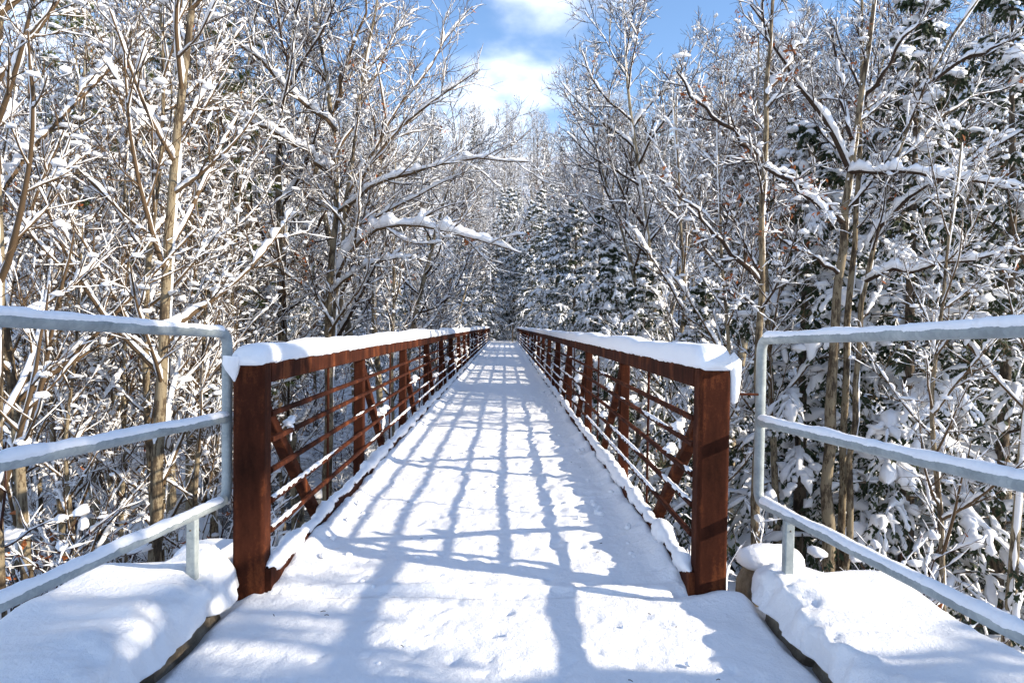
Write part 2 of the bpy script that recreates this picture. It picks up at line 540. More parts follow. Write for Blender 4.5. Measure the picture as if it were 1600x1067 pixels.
# end posts and posts
post_mesh = {}
for sgn, xi in SIDES:
    ge = G(); round_bar(ge, (0, 0, -0.30), (0, 0, 1.375), 0.185, 0.135, up=(0, 1, 0), rad=0.022, seg=5)
    me_end = ge.mesh('end_post', 'rust', smooth=False)
    gp = G(); round_bar(gp, (0, 0, -1.35), (0, 0, 1.238), 0.10, 0.10, up=(0, 1, 0), rad=0.012, seg=3)
    me_post = gp.mesh('post', 'rust', smooth=False)
    gv = G(); round_bar(gv, (0, 0, 0.16), (0, 0, 1.238), 0.016, 0.022, up=(0, 1, 0), rad=0.003, seg=2)
    me_bar = gv.mesh('vertical_bar', 'rust', smooth=False)
    gd = G(); round_bar(gd, (0, 0.03, 1.20), (0, PANEL - 0.03, -1.22), 0.075, 0.075, up=(1, 0, 0), rad=0.010, seg=3)
    me_dia = gd.mesh('diagonal_brace', 'rust', smooth=False)
    gd = G(); round_bar(gd, (0, 0.03, -1.22), (0, PANEL - 0.03, 1.20), 0.075, 0.075, up=(1, 0, 0), rad=0.010, seg=3)
    me_dia2 = gd.mesh('diagonal_brace', 'rust', smooth=False)
    for i in range(NP + 1):
        y = D0 + 0.065 + PANEL * i
        if i in (0, NP):
            shared('end_post', me_end, bridge, (xi + sgn * 0.0925, y, 0))
        else:
            shared('post', me_post, bridge, (xi + sgn * 0.092, y, 0))
        if i < NP:
            shared('vertical_bar', me_bar, bridge, (xi + sgn * 0.030, y + PANEL / 2, 0))
            shared('diagonal_brace', me_dia if i < NP / 2 else me_dia2, bridge, (xi + sgn * 0.095, y, 0))
    # chords, in the two lengths the bridge was shipped in
    ym = D0 + 0.065 + PANEL * 9 + 0.4
    for y0, y1 in ((D0 + 0.134, ym - 0.004), (ym + 0.004, DEND - 0.07)):
        gc = G(); round_bar(gc, (xi + sgn * 0.075, y0, 1.304), (xi + sgn * 0.075, y1, 1.304), 0.146, 0.132, rad=0.014, seg=4)
        link('top_chord', gc.mesh('top_chord', 'rust', smooth=False), bridge)
        gc = G(); round_bar(gc, (xi + sgn * 0.092, y0, -1.30), (xi + sgn * 0.092, y1, -1.30), 0.12, 0.12, rad=0.012, seg=3)
        link('bottom_chord', gc.mesh('bottom_chord', 'rust', smooth=False), bridge)
        gc = G(); round_bar(gc, (xi - sgn * 0.012, (D0 + 0.02 if y0 < 10 else y0), 0.045), (xi - sgn * 0.012, y1, 0.045), 0.05, 0.20, rad=0.006, seg=2)
        link('toe_beam', gc.mesh('toe_beam', 'rust', smooth=False), bridge)
    for z in RAILS:
        gr = G(); round_bar(gr, (xi + sgn * 0.010, D0 + 0.135, z), (xi + sgn * 0.010, DEND - 0.07, z), 0.030, 0.032, rad=0.005, seg=2)
        link('horizontal_rail', gr.mesh('horizontal_rail', 'rust', smooth=False), bridge)
g = G(); round_bar(g, (-0.125, D0 + 0.02, -0.20), (-0.125, DEND, -0.20), 2.46, 0.22, rad=0.01, seg=2)
link('deck', g.mesh('deck', 'concrete', smooth=False), bridge)
gf = G(); round_bar(gf, (XL - 0.05, 0, -0.42), (XR + 0.05, 0, -0.42), 0.12, 0.2, rad=0.01, seg=2)
me_fb = gf.mesh('floor_beam', 'rust', smooth=False)
for i in range(1, NP): shared('floor_beam', me_fb, bridge, (0, D0 + 0.065 + PANEL * i + 0.0, 0))
g = G(); round_bar(g, (XR + 0.18, D0 + 0.06, 1.21), (1.562, 3.87, 1.20), 0.014, 0.014, rad=0.004, seg=3)
link('tie_rod', g.mesh('tie_rod', 'rust', smooth=False), bridge)


def ys_graded(y0, y1, s0, rate):
    ys = [y0]
    while ys[-1] < y1: ys.append(ys[-1] + s0 * max(1.0, ys[-1] / 4.0) ** rate)
    ys[-1] = y1
    return np.array(ys)


# snow cap on the top chords
for sgn, xi in SIDES:
    ys = ys_graded(D0 - 0.035, DEND + 0.05, 0.018, 1.25)
    K = 30
    th = np.linspace(0, 2 * math.pi, K, endpoint=False)
    cx, cz = xi + sgn * 0.088, 1.375
    hw = 0.106
    ht = 0.118 + 0.005 * fbm(np.stack([ys * 4.5, 0 * ys + 3, 0 * ys + sgn], -1), 3, 12) + 0.026 * fbm(np.stack([ys * 0.9, 0 * ys, 0 * ys + sgn], -1), 3, 11)
    end = np.clip((ys - ys[0]) / 0.10, 0, 1) ** 0.5
    ht = ht * (0.35 + 0.65 * end)
    wv = hw * (0.80 + 0.20 * end)
    c, s_ = np.cos(th), np.sin(th)
    ex = np.sign(c) * np.abs(c) ** 0.48; ez = np.sign(s_) * np.abs(s_) ** 0.66
    Yg = np.repeat(ys[:, None], K, 1)
    rag = 0.014 * fbm(np.stack([ys * 16, 0 * ys, 0 * ys + 3 * sgn], -1), 3, 7)
    Zb = 0.014 + np.abs(rag) * 0.9
    Xg = cx + ex[None] * wv[:, None] + 0.005 * fbm(np.stack([Yg * 3, np.repeat(th[None], len(ys), 0), 0 * Yg], -1), 3, 21)
    Zg = cz + np.where(ez[None] > 0, ez[None] * ht[:, None], ez[None] * Zb[:, None])
    Zg = Zg + 0.004 * fbm(np.stack([Yg * 6, np.repeat(th[None], len(ys), 0) * 2, 0 * Yg + 9], -1), 3, 31)
    g = G()
    V = np.stack([Xg, Yg, Zg], -1)
    capc = np.array([[cx, ys[0] - 0.012, cz + 0.03], [cx, ys[-1] + 0.01, cz + 0.03]])
    n = len(ys)
    j = np.arange(K); j2 = (j + 1) % K
    tri = np.concatenate([np.stack([j2, j, np.full(K, n * K)], -1), np.stack([(n - 1) * K + j, (n - 1) * K + j2, np.full(K, n * K + 1)], -1)])
    g.add(np.concatenate([V.reshape(-1, 3), capc]), ring_quads(1, n, K), tri)
    # overhang that slid down the outer corner of the end post
    if sgn < 0:
        P = np.array([[[cx - 0.085, D0 - 0.025, 1.40], [cx - 0.088, D0 - 0.03, 1.36], [cx - 0.086, D0 - 0.022, 1.33], [cx - 0.080, D0 - 0.018, 1.295], [cx - 0.078, D0 - 0.014, 1.255]]])
        tubes(g, P, np.array([[0.05, 0.05, 0.040, 0.024, 0.004]]), 10)
    else:
        P = np.array([[[cx + 0.085, D0 + 0.04, 1.43], [cx + 0.118, D0 + 0.03, 1.39], [cx + 0.126, D0 + 0.03, 1.31], [cx + 0.126, D0 + 0.03, 1.22], [cx + 0.122, D0 + 0.035, 1.165], [cx + 0.12, D0 + 0.035, 1.15]]])
        tubes(g, P, np.array([[0.05, 0.048, 0.036, 0.030, 0.024, 0.004]]), 10)
    link('chord_snow_cap', g.mesh('chord_snow_cap', 'snow'), bridge)

# snow on the toe beams, on the rails and in the corners
for sgn, xi in SIDES:
    ys = ys_graded(D0 + 0.03, DEND - 0.1, 0.02, 1.2)
    P = np.stack([np.full_like(ys, xi - sgn * 0.012), ys, np.full_like(ys, 0.145)], -1)
    lump = 0.5 + 0.5 * fbm(np.stack([ys * 4.0, 0 * ys, 0 * ys + sgn * 5], -1), 4, 41)
    lump = np.clip(lump, 0.12, 1.4)
    K = 9; th = np.linspace(-0.9, math.pi + 0.9, K)
    st = np.clip((ys - ys[0]) / 0.12, 0.05, 1) ** 0.6
    wd = (0.030 + 0.030 * lump) * st; hh = (0.02 + 0.055 * lump) * st
    side = 0.012 * fbm(np.stack([ys * 6, 0 * ys + 2, 0 * ys + sgn], -1), 3, 43)
    V = np.stack([P[:, None, 0] + side[:, None] + np.cos(th)[None] * wd[:, None] * (1 + 0.15 * rngb.normal(0, 1, (len(ys), K))),
                  np.repeat(ys[:, None], K, 1),
                  P[:, None, 2] + np.sin(th)[None] * hh[:, None] * (1 + 0.12 * rngb.normal(0, 1, (len(ys), K)))], -1)
    g = G(); g.add(V, ring_quads(1, len(ys), K))
    link('toe_snow', g.mesh('toe_snow', 'snow'), bridge)
    for ri, z in enumerate(RAILS):
        ys = ys_graded(D0 + 0.15, DEND - 0.1, 0.035, 1.1)
        pres = fbm(np.stack([ys * 0.8, 0 * ys + ri * 7, 0 * ys + sgn * 3], -1), 3, 51)
        lim = {0: 0.8, 1: 0.45, 2: 0.1, 3: -0.2, 4: -0.5}[ri] + (0.45 if sgn < 0 and ri < 3 else 0)
        lim = lim - np.clip((ys - 12) / 20, 0, 0.9)
        amt = np.clip((pres - lim) * 4, 0, 1) * (0.7 + 0.5 * rngb.random(len(ys)))
        K = 6; th = np.linspace(-0.25, math.pi + 0.25, K)
        V = np.stack([xi + sgn * 0.010 + np.cos(th)[None] * (0.006 + 0.010 * amt[:, None]), np.repeat(ys[:, None], K, 1),
                      z + 0.008 + np.sin(th)[None] * (0.002 + 0.017 * amt[:, None])], -1)
        g = G(); g.add(V, ring_quads(1, len(ys), K))
        link('rail_snow', g.mesh('rail_snow', 'snow'), bridge)

clump_meshes = []
for v in range(4):
    r_ = np.random.default_rng(60 + v)
    g = G()
    C = np.array([[0, 0, 0.02], [0.02, 0.04, 0.05], [-0.01, -0.035, 0.01], [0.0, 0.01, -0.03], [0.0, 0.02, -0.075], [0.01, -0.005, -0.11]]) + r_.normal(0, 0.006, (6, 3))
    S = np.array([[0.04, 0.055, 0.035], [0.035, 0.04, 0.03], [0.03, 0.045, 0.028], [0.026, 0.030, 0.05], [0.018, 0.02, 0.06], [0.010, 0.010, 0.05]]) * r_.uniform(0.8, 1.2, (6, 1))
    blobs(g, C, S, r_, sub=2, rough=0.16)
    clump_meshes.append(g.mesh('snow_clump', 'snow'))
for sgn, xi in SIDES:
    for i in range(NP):
        y0 = D0 + 0.065 + PANEL * i
        for zi in ((2, 3), (3, 4), (1, 2), (4, 4))[: (4 if sgn > 0 else 3)]:
            if rngb.random() < 0.55: continue
            z = RAILS[zi[0]]
            fr = (1.20 - z) / 2.42
            if i >= NP / 2: fr = 1 - fr
            o = shared('snow_clump', clump_meshes[rngb.integers(4)], bridge, (xi + sgn * 0.02, y0 + 0.03 + fr * (PANEL - 0.06) + 0.06, z + 0.03))
            sc = rngb.uniform(0.7, 1.25); o.scale = (sc, sc, sc * rngb.uniform(0.7, 1.2)); o.rotation_euler = (0, 0, rngb.uniform(-0.6, 0.6))

# deck snow: one sheet with prints, dimples and a ridge along the toe beams
dents = []
for _ in range(420):
    yy = 2.0 + 16 * rngb.random() ** 1.6
    dents.append((rngb.uniform(-1.35, 1.1), yy, rngb.uniform(0.012, 0.035) * (1 + yy * 0.05), rngb.uniform(0.009, 0.024)))
for tr in range(7):                                      # small animal tracks
    x0, y0 = rngb.uniform(-1, 0.9), rngb.uniform(1.6, 5.0); a = rngb.uniform(-0.9, 0.9)
    for k in range(10):
        px_, py_ = x0 + math.sin(a) * k * 0.14 + (0.03 if k % 2 else -0.03), y0 + math.cos(a) * k * 0.14
        dents.append((px_, py_, 0.020, 0.014)); dents.append((px_ + 0.025, py_ + 0.03, 0.013, 0.010))
# two trails of old boot prints down the bridge
for x0, wob in ((0.50, 0.10),):
    for k in range(26):
        yy = 4.6 + k * 0.42
        xx = x0 + wob * math.sin(k * 0.7) + (0.11 if k % 2 else -0.11)
        dents.append((xx, yy, 0.055, 0.020)); dents.append((xx, yy + 0.12, 0.05, 0.017)); dents.append((xx + 0.10, yy + 0.05, 0.05, -0.010)); dents.append((xx - 0.09, yy + 0.16, 0.045, -0.008))


def deck_z(Xg, Yg):
    z = 0.011 * fbm(np.stack([Xg * 1.3, Yg * 1.1, 0 * Xg], -1), 3, 71) + 0.007 * fbm(np.stack([Xg * 7, Yg * 4.5, 0 * Xg], -1), 4, 73, 0.6)
    rough = smooth(4.2, 6.0, Yg) * (1 - smooth(16, 24, Yg))
    z = z + rough * 0.010 * fbm(np.stack([Xg * 5, Yg * 11, 0 * Xg], -1), 4, 75)
    # planks under the snow show as faint cross furrows
    z = z - rough * 0.004 * np.clip(np.cos(Yg * 2 * math.pi / 0.29), 0, 1) ** 6 * (0.5 + 0.5 * vnoise(np.stack([Xg * 0.8, Yg * 3.4, 0 * Xg], -1), 77))
    for x, y, r, d in dents:
        a = np.searchsorted(Yg[:, 0], y - 3 * r); b = np.searchsorted(Yg[:, 0], y + 3 * r)
        if b > a:
            sl = slice(a, b)
            e = np.exp(-((Xg[sl] - x) ** 2 + ((Yg[sl] - y) * 0.85) ** 2) / (r * r))
            z[sl] -= d * e
    return z


ys = ys_graded(D0 - 0.02, DEND + 0.3, 0.014, 1.45)
xs = np.concatenate([np.linspace(XL + 0.02, XL + 0.3, 26)[:-1], np.linspace(XL + 0.3, XR - 0.3, 100)[:-1], np.linspace(XR - 0.3, XR - 0.02, 26)])
X, Y = np.meshgrid(xs, ys)
Z = deck_z(X, Y)
edge = np.minimum(X - XL, XR - X)
lum = 0.5 + 0.5 * fbm(np.stack([Y * 3.0, X * 2, 0 * X], -1), 3, 81)
Z += (np.exp(-((edge - 0.06) / 0.09) ** 2) * (0.045 + 0.06 * lum) + np.exp(-((edge - 0.22) / 0.10) ** 2) * 0.018 * lum) * smooth(D0 + 0.02, D0 + 0.30, Y)
Z += 0.022 * np.exp(-((Y - D0 - 0.09 - 0.03 * fbm(np.stack([X * 1.4, 0 * X, 0 * X], -1), 2, 5)) / 0.05) ** 2)
g = G(); grid_mesh(g, X, Y, Z)
link('deck_snow', g.mesh('deck_snow', 'snow_deck'), bridge)

# ------------------------------------------------------------------ approach path, abutment, wing walls
ys = np.arange(-4.0, D0 + 0.001, 0.05); ys = np.concatenate([ys[ys < 1.5], np.arange(1.5, D0 + 0.03, 0.016)])
xs = np.linspace(-1.66, 1.62, 190)
X, Y = np.meshgrid(xs, ys)
Z = deck_z(X, Y) + 0.03 * np.clip(D0 - Y, 0, 20) - 0.002
Z += 0.022 * np.exp(-((Y - D0 - 0.09 - 0.03 * fbm(np.stack([X * 1.4, 0 * X, 0 * X], -1), 2, 5)) / 0.05) ** 2)
Z -= 0.003 * smooth(D0 - 0.03, D0 + 0.02, Y)
for sg, xe in ((-1, -1.52), (1, 1.48)):                   # it dips where it meets the stones
    e = (X - xe) * sg
    Z -= 0.075 * smooth(-0.08, 0.05, e + 0.03 * fbm(np.stack([Y * 2.2, 0 * Y, 0 * Y + sg], -1), 3, 91))
# drift against the end posts
Z += 0.055 * np.exp(-(((X - 1.32) / 0.20) ** 2 + ((Y - D0 + 0.06) / 0.10) ** 2)) + 0.03 * np.exp(-(((X + 1.62) / 0.15) ** 2 + ((Y - D0 + 0.02) / 0.12) ** 2))
g = G(); grid_mesh(g, X, Y, Z)
link('approach_path', g.mesh('approach_path', 'snow_deck'), kind='structure')
g = G(); round_bar(g, (-0.05, -4, -2.6), (-0.05, D0 - 0.05, -2.6), 3.0, 4.8, rad=0.02, seg=2)
link('bridge_abutment_wall', g.mesh('bridge_abutment_wall', 'concrete', smooth=False), kind='structure')
X, Y = np.meshgrid(np.linspace(-2.2, 2.2, 40), np.linspace(DEND + 0.25, 76, 60))
Z = 0.02 * fbm(np.stack([X, Y, 0 * X], -1), 3, 93) + 0.012 * (Y - DEND) - 0.12 * (np.abs(X) / 2.2) ** 4
g = G(); grid_mesh(g, X, Y, Z)
link('far_path', g.mesh('far_path', 'snow_deck'), kind='structure')


# clods that dropped off the rails and branches, and a scatter of bark and leaf bits
def surf(x, y):
    X_ = np.array(x)[:, None]; Y_ = np.array(y)[:, None]
    return (0.03 * np.clip(D0 - Y_, 0, 20))[:, 0] * 1.0


g = G(); n_ = 150
yy = 2.0 + 14 * rngb.random(n_) ** 1.5; near_edge = rngb.random(n_) < 0.65
xx = np.where(near_edge, np.where(rngb.random(n_) < 0.5, XL + 0.12 + 0.25 * rngb.random(n_), XR - 0.12 - 0.25 * rngb.random(n_)), rngb.uniform(XL + 0.2, XR - 0.2, n_))
sz = np.where(near_edge, rngb.uniform(0.012, 0.034, n_), rngb.uniform(0.008, 0.018, n_))
keep = (yy > D0 + 0.3) | ~near_edge
xx, yy, sz = xx[keep], yy[keep], sz[keep]
zz = surf(xx, yy) + np.where(np.minimum(xx - XL, XR - xx) < 0.22, 0.05, 0.004)
blobs(g, np.stack([xx, yy, zz], -1), sz[:, None] * rngb.uniform(0.7, 1.3, (len(xx), 3)), rngb, 1, 0.35)
link('snow_clods', g.mesh('snow_clods', 'snow'), bridge, kind='stuff')
g = G(); n_ = 46
yy = 2.1 + 7 * rngb.random(n_) ** 1.4; xx = rngb.uniform(XL + 0.1, XR - 0.1, n_)
C = np.stack([xx, yy, surf(xx, yy) + 0.012], -1)
a_ = rngb.uniform(0, 6.28, n_); L_ = rngb.uniform(0.005, 0.014, n_)
Pq = np.stack([C - np.stack([np.cos(a_) * L_, np.sin(a_) * L_, 0 * a_], -1), C + np.stack([0 * a_, 0 * a_, 0.003 + 0 * a_], -1), C + np.stack([np.cos(a_) * L_, np.sin(a_) * L_, 0 * a_], -1)], 1)
tubes(g, Pq, np.full((n_, 3), 0.0022), 4)
o = link('bark_debris', g.mesh('bark_debris', 'twig'), kind='stuff'); o['label'] = 'dark bits of bark and twig scattered on the snowy path'; o['category'] = 'debris'


def rough_block(g, x0, x1, y0, y1, z0, z1, rng, amp=0.02, n=7):
    """a stone with a broken, uneven face: a subdivided box pushed about by noise"""
    off = rng.uniform(0, 50, 3)
    L = np.array([x1 - x0, y1 - y0, z1 - z0]); O = np.array([x0, y0, z0])
    u, v = np.meshgrid(np.linspace(0, 1, n), np.linspace(0, 1, n))
    for ax in range(3):
        for s in (0, 1):
            p = np.zeros((n, n, 3)); p[..., ax] = s; p[..., (ax + 1) % 3] = u; p[..., (ax + 2) % 3] = v
            c = (p - 0.5)
            rnd = 1 - 0.10 * np.maximum(0, (np.abs(c) ** 6).sum(-1, keepdims=True) * 64 - 1) * 0.5
            P = O + (c * rnd + 0.5) * L
            P = P + amp * np.stack([fbm(P * 6 + off + 11 * k, 3, 5 + k) for k in range(3)], -1)
            i = np.arange(n - 1)[:, None] * n + np.arange(n - 1)[None]
            q = np.stack([i, i + 1, i + n + 1, i + n], -1).reshape(-1, 4)
            if s == 0: q = q[:, ::-1]
            g.add(P, q)


rngw = np.random.default_rng(77)
for sg, xi, lab in ((-1, -1.545, 'low stone wing wall under thick snow left of the path'), (1, 1.49, 'low stone wing wall under thick snow right of the path')):
    wt = thing('stone_wing_wall', lab, 'wall', (xi, 3.0, 0), 0, 'wing walls of the bridge approach')
    y = D0 - 0.16
    while y > -2.2:
        L = rngw.uniform(0.45, 0.8)
        g = G(); a, b = sorted((0.0, sg * 0.78))
        jx = rngw.uniform(-0.02, 0.02)
        rough_block(g, a + jx, b + jx, y - L - 3.0, y - 0.012 - 3.0, -0.75, 0.085 + 0.025 * (D0 - y) + rngw.uniform(-0.012, 0.012), rngw, 0.018)
        link('stone', g.mesh('stone', 'stone', smooth=False), wt)
        y -= L
    # lower courses down to the ground
    g = G(); a, b = sorted((sg * 0.03, sg * 0.76)); rough_block(g, a, b, -5.2, D0 - 3.2, -5, -0.755, rngw, 0.03, 12)
    link('wall_footing', g.mesh('wall_footing', 'stone', smooth=False), wt)
    # snow blanket: a rounded, lumpy cross section swept along the wall
    ys = np.concatenate([np.linspace(-2.2, 1.2, 40)[:-1], np.arange(1.2, D0 - 0.02, 0.02), [D0 - 0.015]])
    K = 64; th = np.linspace(0, 2 * math.pi, K, endpoint=False)
    c, s_ = np.cos(th), np.sin(th)
    ex = np.sign(c) * np.abs(c) ** 0.28; ez = np.sign(s_) * np.abs(s_) ** 0.42
    d_end = (D0 - 0.0 - ys)
    e_ = np.clip(d_end / 0.16, 0.02, 1) ** 0.5
    bs = 0.088 + 0.025 * (D0 - ys)
    Yg = np.repeat(ys[:, None], K, 1)
    hw = 0.40 * (0.86 + 0.14 * e_)
    xx = sg * 0.37 + ex[None] * hw[:, None]
    ht = (0.128 + 0.02 * fbm(np.stack([ys * 1.5, 0 * ys + sg, 0 * ys], -1), 3, 101)) * (0.55 + 0.45 * e_)
    zz = bs[:, None] + np.where(ez[None] > 0, ez[None] * ht[:, None], ez[None] * 0.035)
    inner = -sg * (xx - sg * 0.37) / 0.40                       # +1 on the path side
    # lumps near the leg of the handrail and along the path-side lip
    amp = 0.05 * np.clip(inner, 0, 1) * (ez[None] > -0.2)
    fb = fbm(np.stack([Yg * 2.6, xx * 3.0, 0 * Yg + sg], -1), 4, 103)
    top = np.clip(ez[None], 0, 1)
    zz = zz + top * (0.024 * fb + amp * 0.5 * fb)
    zz = zz + top * 0.022 * np.abs(fbm(np.stack([Yg * 5.5, xx * 6.0, 0 * Yg + 5 * sg], -1), 4, 105, 0.6)) * smooth(0.1, 0.6, inner)
    xx = xx - sg * np.clip(inner, 0, 1) * (0.035 * fbm(np.stack([Yg * 3.4, zz * 4, 0 * Yg + 7 * sg], -1), 3, 107) + 0.016 * fbm(np.stack([Yg * 15, zz * 15, 0 * Yg + 7 * sg], -1), 3, 108))
    for (ly, lx, lr, lh) in (((3.62, 0.12, 0.14, 0.11), (3.35, 0.10, 0.16, 0.05), (2.65, 0.22, 0.12, 0.07), (2.50, 0.36, 0.10, 0.06), (2.85, 0.10, 0.15, 0.045)) if sg < 0 else ((3.70, 0.10, 0.14, 0.06), (3.45, 0.22, 0.18, 0.05), (3.0, 0.12, 0.22, 0.04), (2.8, 0.42, 0.10, 0.035), (2.55, 0.38, 0.09, 0.03))):
        zz = zz + top * lh * (0.9 if ly > 3.5 else 0.55) * np.exp(-(((Yg - ly) / lr) ** 2 + ((xx - sg * lx) / lr) ** 2)) * (1 + 0.5 * fbm(np.stack([Yg * 9, xx * 9, 0 * Yg], -1), 3, 113))
    lip = np.clip(inner, 0, 1) * (ez[None] < 0.35) * smooth(0.4, 0.9, inner)
    zz = zz - lip * 0.035 * np.clip(0.15 + 0.9 * fbm(np.stack([Yg * 1.7, 0 * Yg + 3 * sg, 0 * Yg], -1), 3, 131), 0, 1)
    xx = xx - sg * lip * 0.02
    zz = zz + top * 0.004 * fbm(np.stack([Yg * 14, xx * 14, 0 * Yg], -1), 3, 109)
    g = G(); n = len(ys)
    j = np.arange(K); j2 = (j + 1) % K
    capc = np.array([[sg * 0.37, ys[-1] - 3.0, bs[-1] + 0.05]])
    tri = np.stack([(n - 1) * K + j, (n - 1) * K + j2, np.full(K, n * K)], -1)
    g.add(np.concatenate([np.stack([xx, Yg - 3.0, zz], -1).reshape(-1, 3), capc]), ring_quads(1, n, K), tri)
    link('snow_blanket', g.mesh('snow_blanket', 'snow_deck'), wt)

# the two bearing blocks beside the end posts
for sg, cxp, lab in ((-1, -1.90, 'snow covered stone bearing block behind the left rail leg'), (1, 1.77, 'snow capped square stone block beside the right rusty end post')):
    bt = thing('bearing_block', lab, 'stone block', (cxp, 4.17, 0), 0, 'bearing blocks at the bridge end')
    g = G(); rough_block(g, -0.19, 0.19, -0.15, 0.15, -5, 0.06, rngw, 0.012)
    link('stone', g.mesh('stone', 'stone', smooth=False), bt)
    g = G(); blobs(g, np.array([[0, 0, 0.07], [0.09, 0.02, 0.08], [-0.09, -0.02, 0.075]]), np.array([[0.22, 0.18, 0.10], [0.13, 0.14, 0.085], [0.13, 0.15, 0.085]]), rngw, sub=3, rough=0.03, rz=np.zeros(3))
    link('snow_cap', g.mesh('snow_cap', 'snow'), bt)


# ------------------------------------------------------------------ galvanised pipe handrails of the approach
def arc_path(pts, rad, n=7):
    """polyline with its inner corners rounded"""
    pts = [np.array(p, float) for p in pts]
    out = [pts[0]]
    for a, b, c in zip(pts[:-2], pts[1:-1], pts[2:]):
        u, v = nrm(a - b), nrm(c - b)
        p0, p1 = b + u * rad, b + v * rad
        for i in range(n):
            t = i / (n - 1)
            out.append((1 - t) ** 2 * p0 + 2 * t * (1 - t) * b + t * t * p1)
    out.append(pts[-1])
    return np.array(out)


PR = 0.030
for sg, x0, lab in ((-1, -1.64, 'galvanised pipe handrail with snow on its rails, left of the path'), (1, 1.565, 'galvanised pipe handrail with snow on its rails, right of the path')):
    ht = thing('pipe_handrail', lab, 'handrail', (x0, 3.82, 0), 0, 'pipe handrails at the bridge approach')
    yl = 3.80 if sg < 0 else 3.88
    def pt(yrel, z):                                        # yrel: metres back from the bridge end
        return np.array([sg * 0.064 * yrel, yl - 3.82 - yrel, z + 0.042 * yrel])
    LB = 5.2
    zt, zm, zb = 1.535, 1.035, 0.545
    for nm, path in (('top_rail', [pt(0.09, zt), pt(LB, zt)]), ('middle_rail', [pt(0.028, zm), pt(LB - 0.03, zm)]), ('bottom_rail', [pt(0.09, zb), pt(LB, zb)])):
        g = G(); P = np.array(path)
        P = P[0][None] + (P[1] - P[0])[None] * np.linspace(0, 1, 12)[:, None]
        tubes(g, P[None], np.full((1, len(P)), PR), 20)
        link(nm, g.mesh(nm, 'galv'), ht)
        # snow lying along the pipe with a ragged lower edge
        ysn = np.linspace(0.0, 1.0, 1100); Q = P[0][None] + (P[-1] - P[0])[None] * ysn[:, None]
        K = 11
        ra = fbm(np.stack([ysn * 31, 0 * ysn + zt * 3 + path[0][2] * 9, 0 * ysn + sg], -1), 6, 121, 0.72)
        rb = fbm(np.stack([ysn * 37, 0 * ysn + 40 + path[0][2] * 9, 0 * ysn + sg], -1), 6, 123, 0.72)
        hh = 0.008 + 0.005 * fbm(np.stack([ysn * 24, 0 * ysn, 0 * ysn + 5 * sg], -1), 3, 125) + 0.0025 * rb
        a0 = R(20) + 0.15 * ra; a1 = R(160) + 0.15 * rb
        V = []
        for kk in range(K):
            f = kk / (K - 1)
            a = a0 + (a1 - a0) * f
            prof = np.sin(f * math.pi) ** 0.45
            rr = PR * 0.985 + (hh + 0.004) * prof
            V.append(np.stack([Q[:, 0] + np.cos(a) * rr, Q[:, 1], Q[:, 2] + np.sin(a) * rr], -1))
        V = np.stack(V, 1)
        g = G(); g.add(V[None], ring_quads(1, len(ysn), K, closed=False))
        link('rail_snow', g.mesh('rail_snow', 'snow'), ht)
    for yy in (0.0, LB):
        d = 0.09 if yy == 0 else 0.0
        path = arc_path([pt(yy + d, zt), pt(yy, zt), pt(yy, zb), pt(yy + d, zb)], 0.085) if yy == 0 else np.array([pt(yy, zt), pt(yy, 0.8), pt(yy, zb), pt(yy, 0.1)])
        g = G(); tubes(g, path[None], np.full((1, len(path)), PR), 20)
        link('end_post', g.mesh('end_post', 'galv'), ht)
    for zz_ in (zm, zt, zb):
        q = pt(0.034 if zz_ == zm else 0.09, zz_); Pq = np.stack([q + np.array([0, 0.004, 0]), q + np.array([0, -0.002, 0]), q + np.array([0, -0.008, 0])])
        g = G(); tubes(g, Pq[None], np.array([[PR * 1.0, PR * (1.14 if zz_ == zm else 1.05), PR * 1.0]]), 18)
        link('weld_bead', g.mesh('weld_bead', 'galv'), ht)
    for yy in (0.37, 2.6):
        g = G(); p = pt(yy, zb - 0.02); p2 = p.copy(); p2[2] = 0.05
        round_bar(g, p, p2, 0.050, 0.050, up=(0, 1, 0), rad=0.006, seg=3)
        link('leg', g.mesh('leg', 'galv', smooth=False), ht)
        g = G(); a = np.arange(10) * 2 * math.pi / 10
        q = p + np.array([0, -0.0262, -0.055])
        blobs(g, q[None], np.array([[0.006, 0.004, 0.006]]), rngw, sub=1, rough=0)
        link('bolt', g.mesh('bolt', 'bark_dark'), ht)


# ------------------------------------------------------------------ trees
def walk(S, D, L, n, wig, trop, rng, droop=0.0):
    """N strands from S along D with lengths L: n points each, wandering and bending towards the sky (trop) or the ground (droop)"""
    N = len(S)
    P = np.zeros((N, n, 3)); P[:, 0] = S
    d = nrm(D.copy())
    for i in range(1, n):
        d = d + rng.normal(0, wig, (N, 3))
        d[:, 2] += trop - droop * (i / n)
        d = nrm(d)
        P[:, i] = P[:, i - 1] + d * (L / (n - 1))[:, None]
    return P


def taper(R0, n, tip, power=0.9):
    t = np.linspace(0, 1, n)
    return tip[:, None] + (R0 - tip)[:, None] * (1 - t)[None] ** power


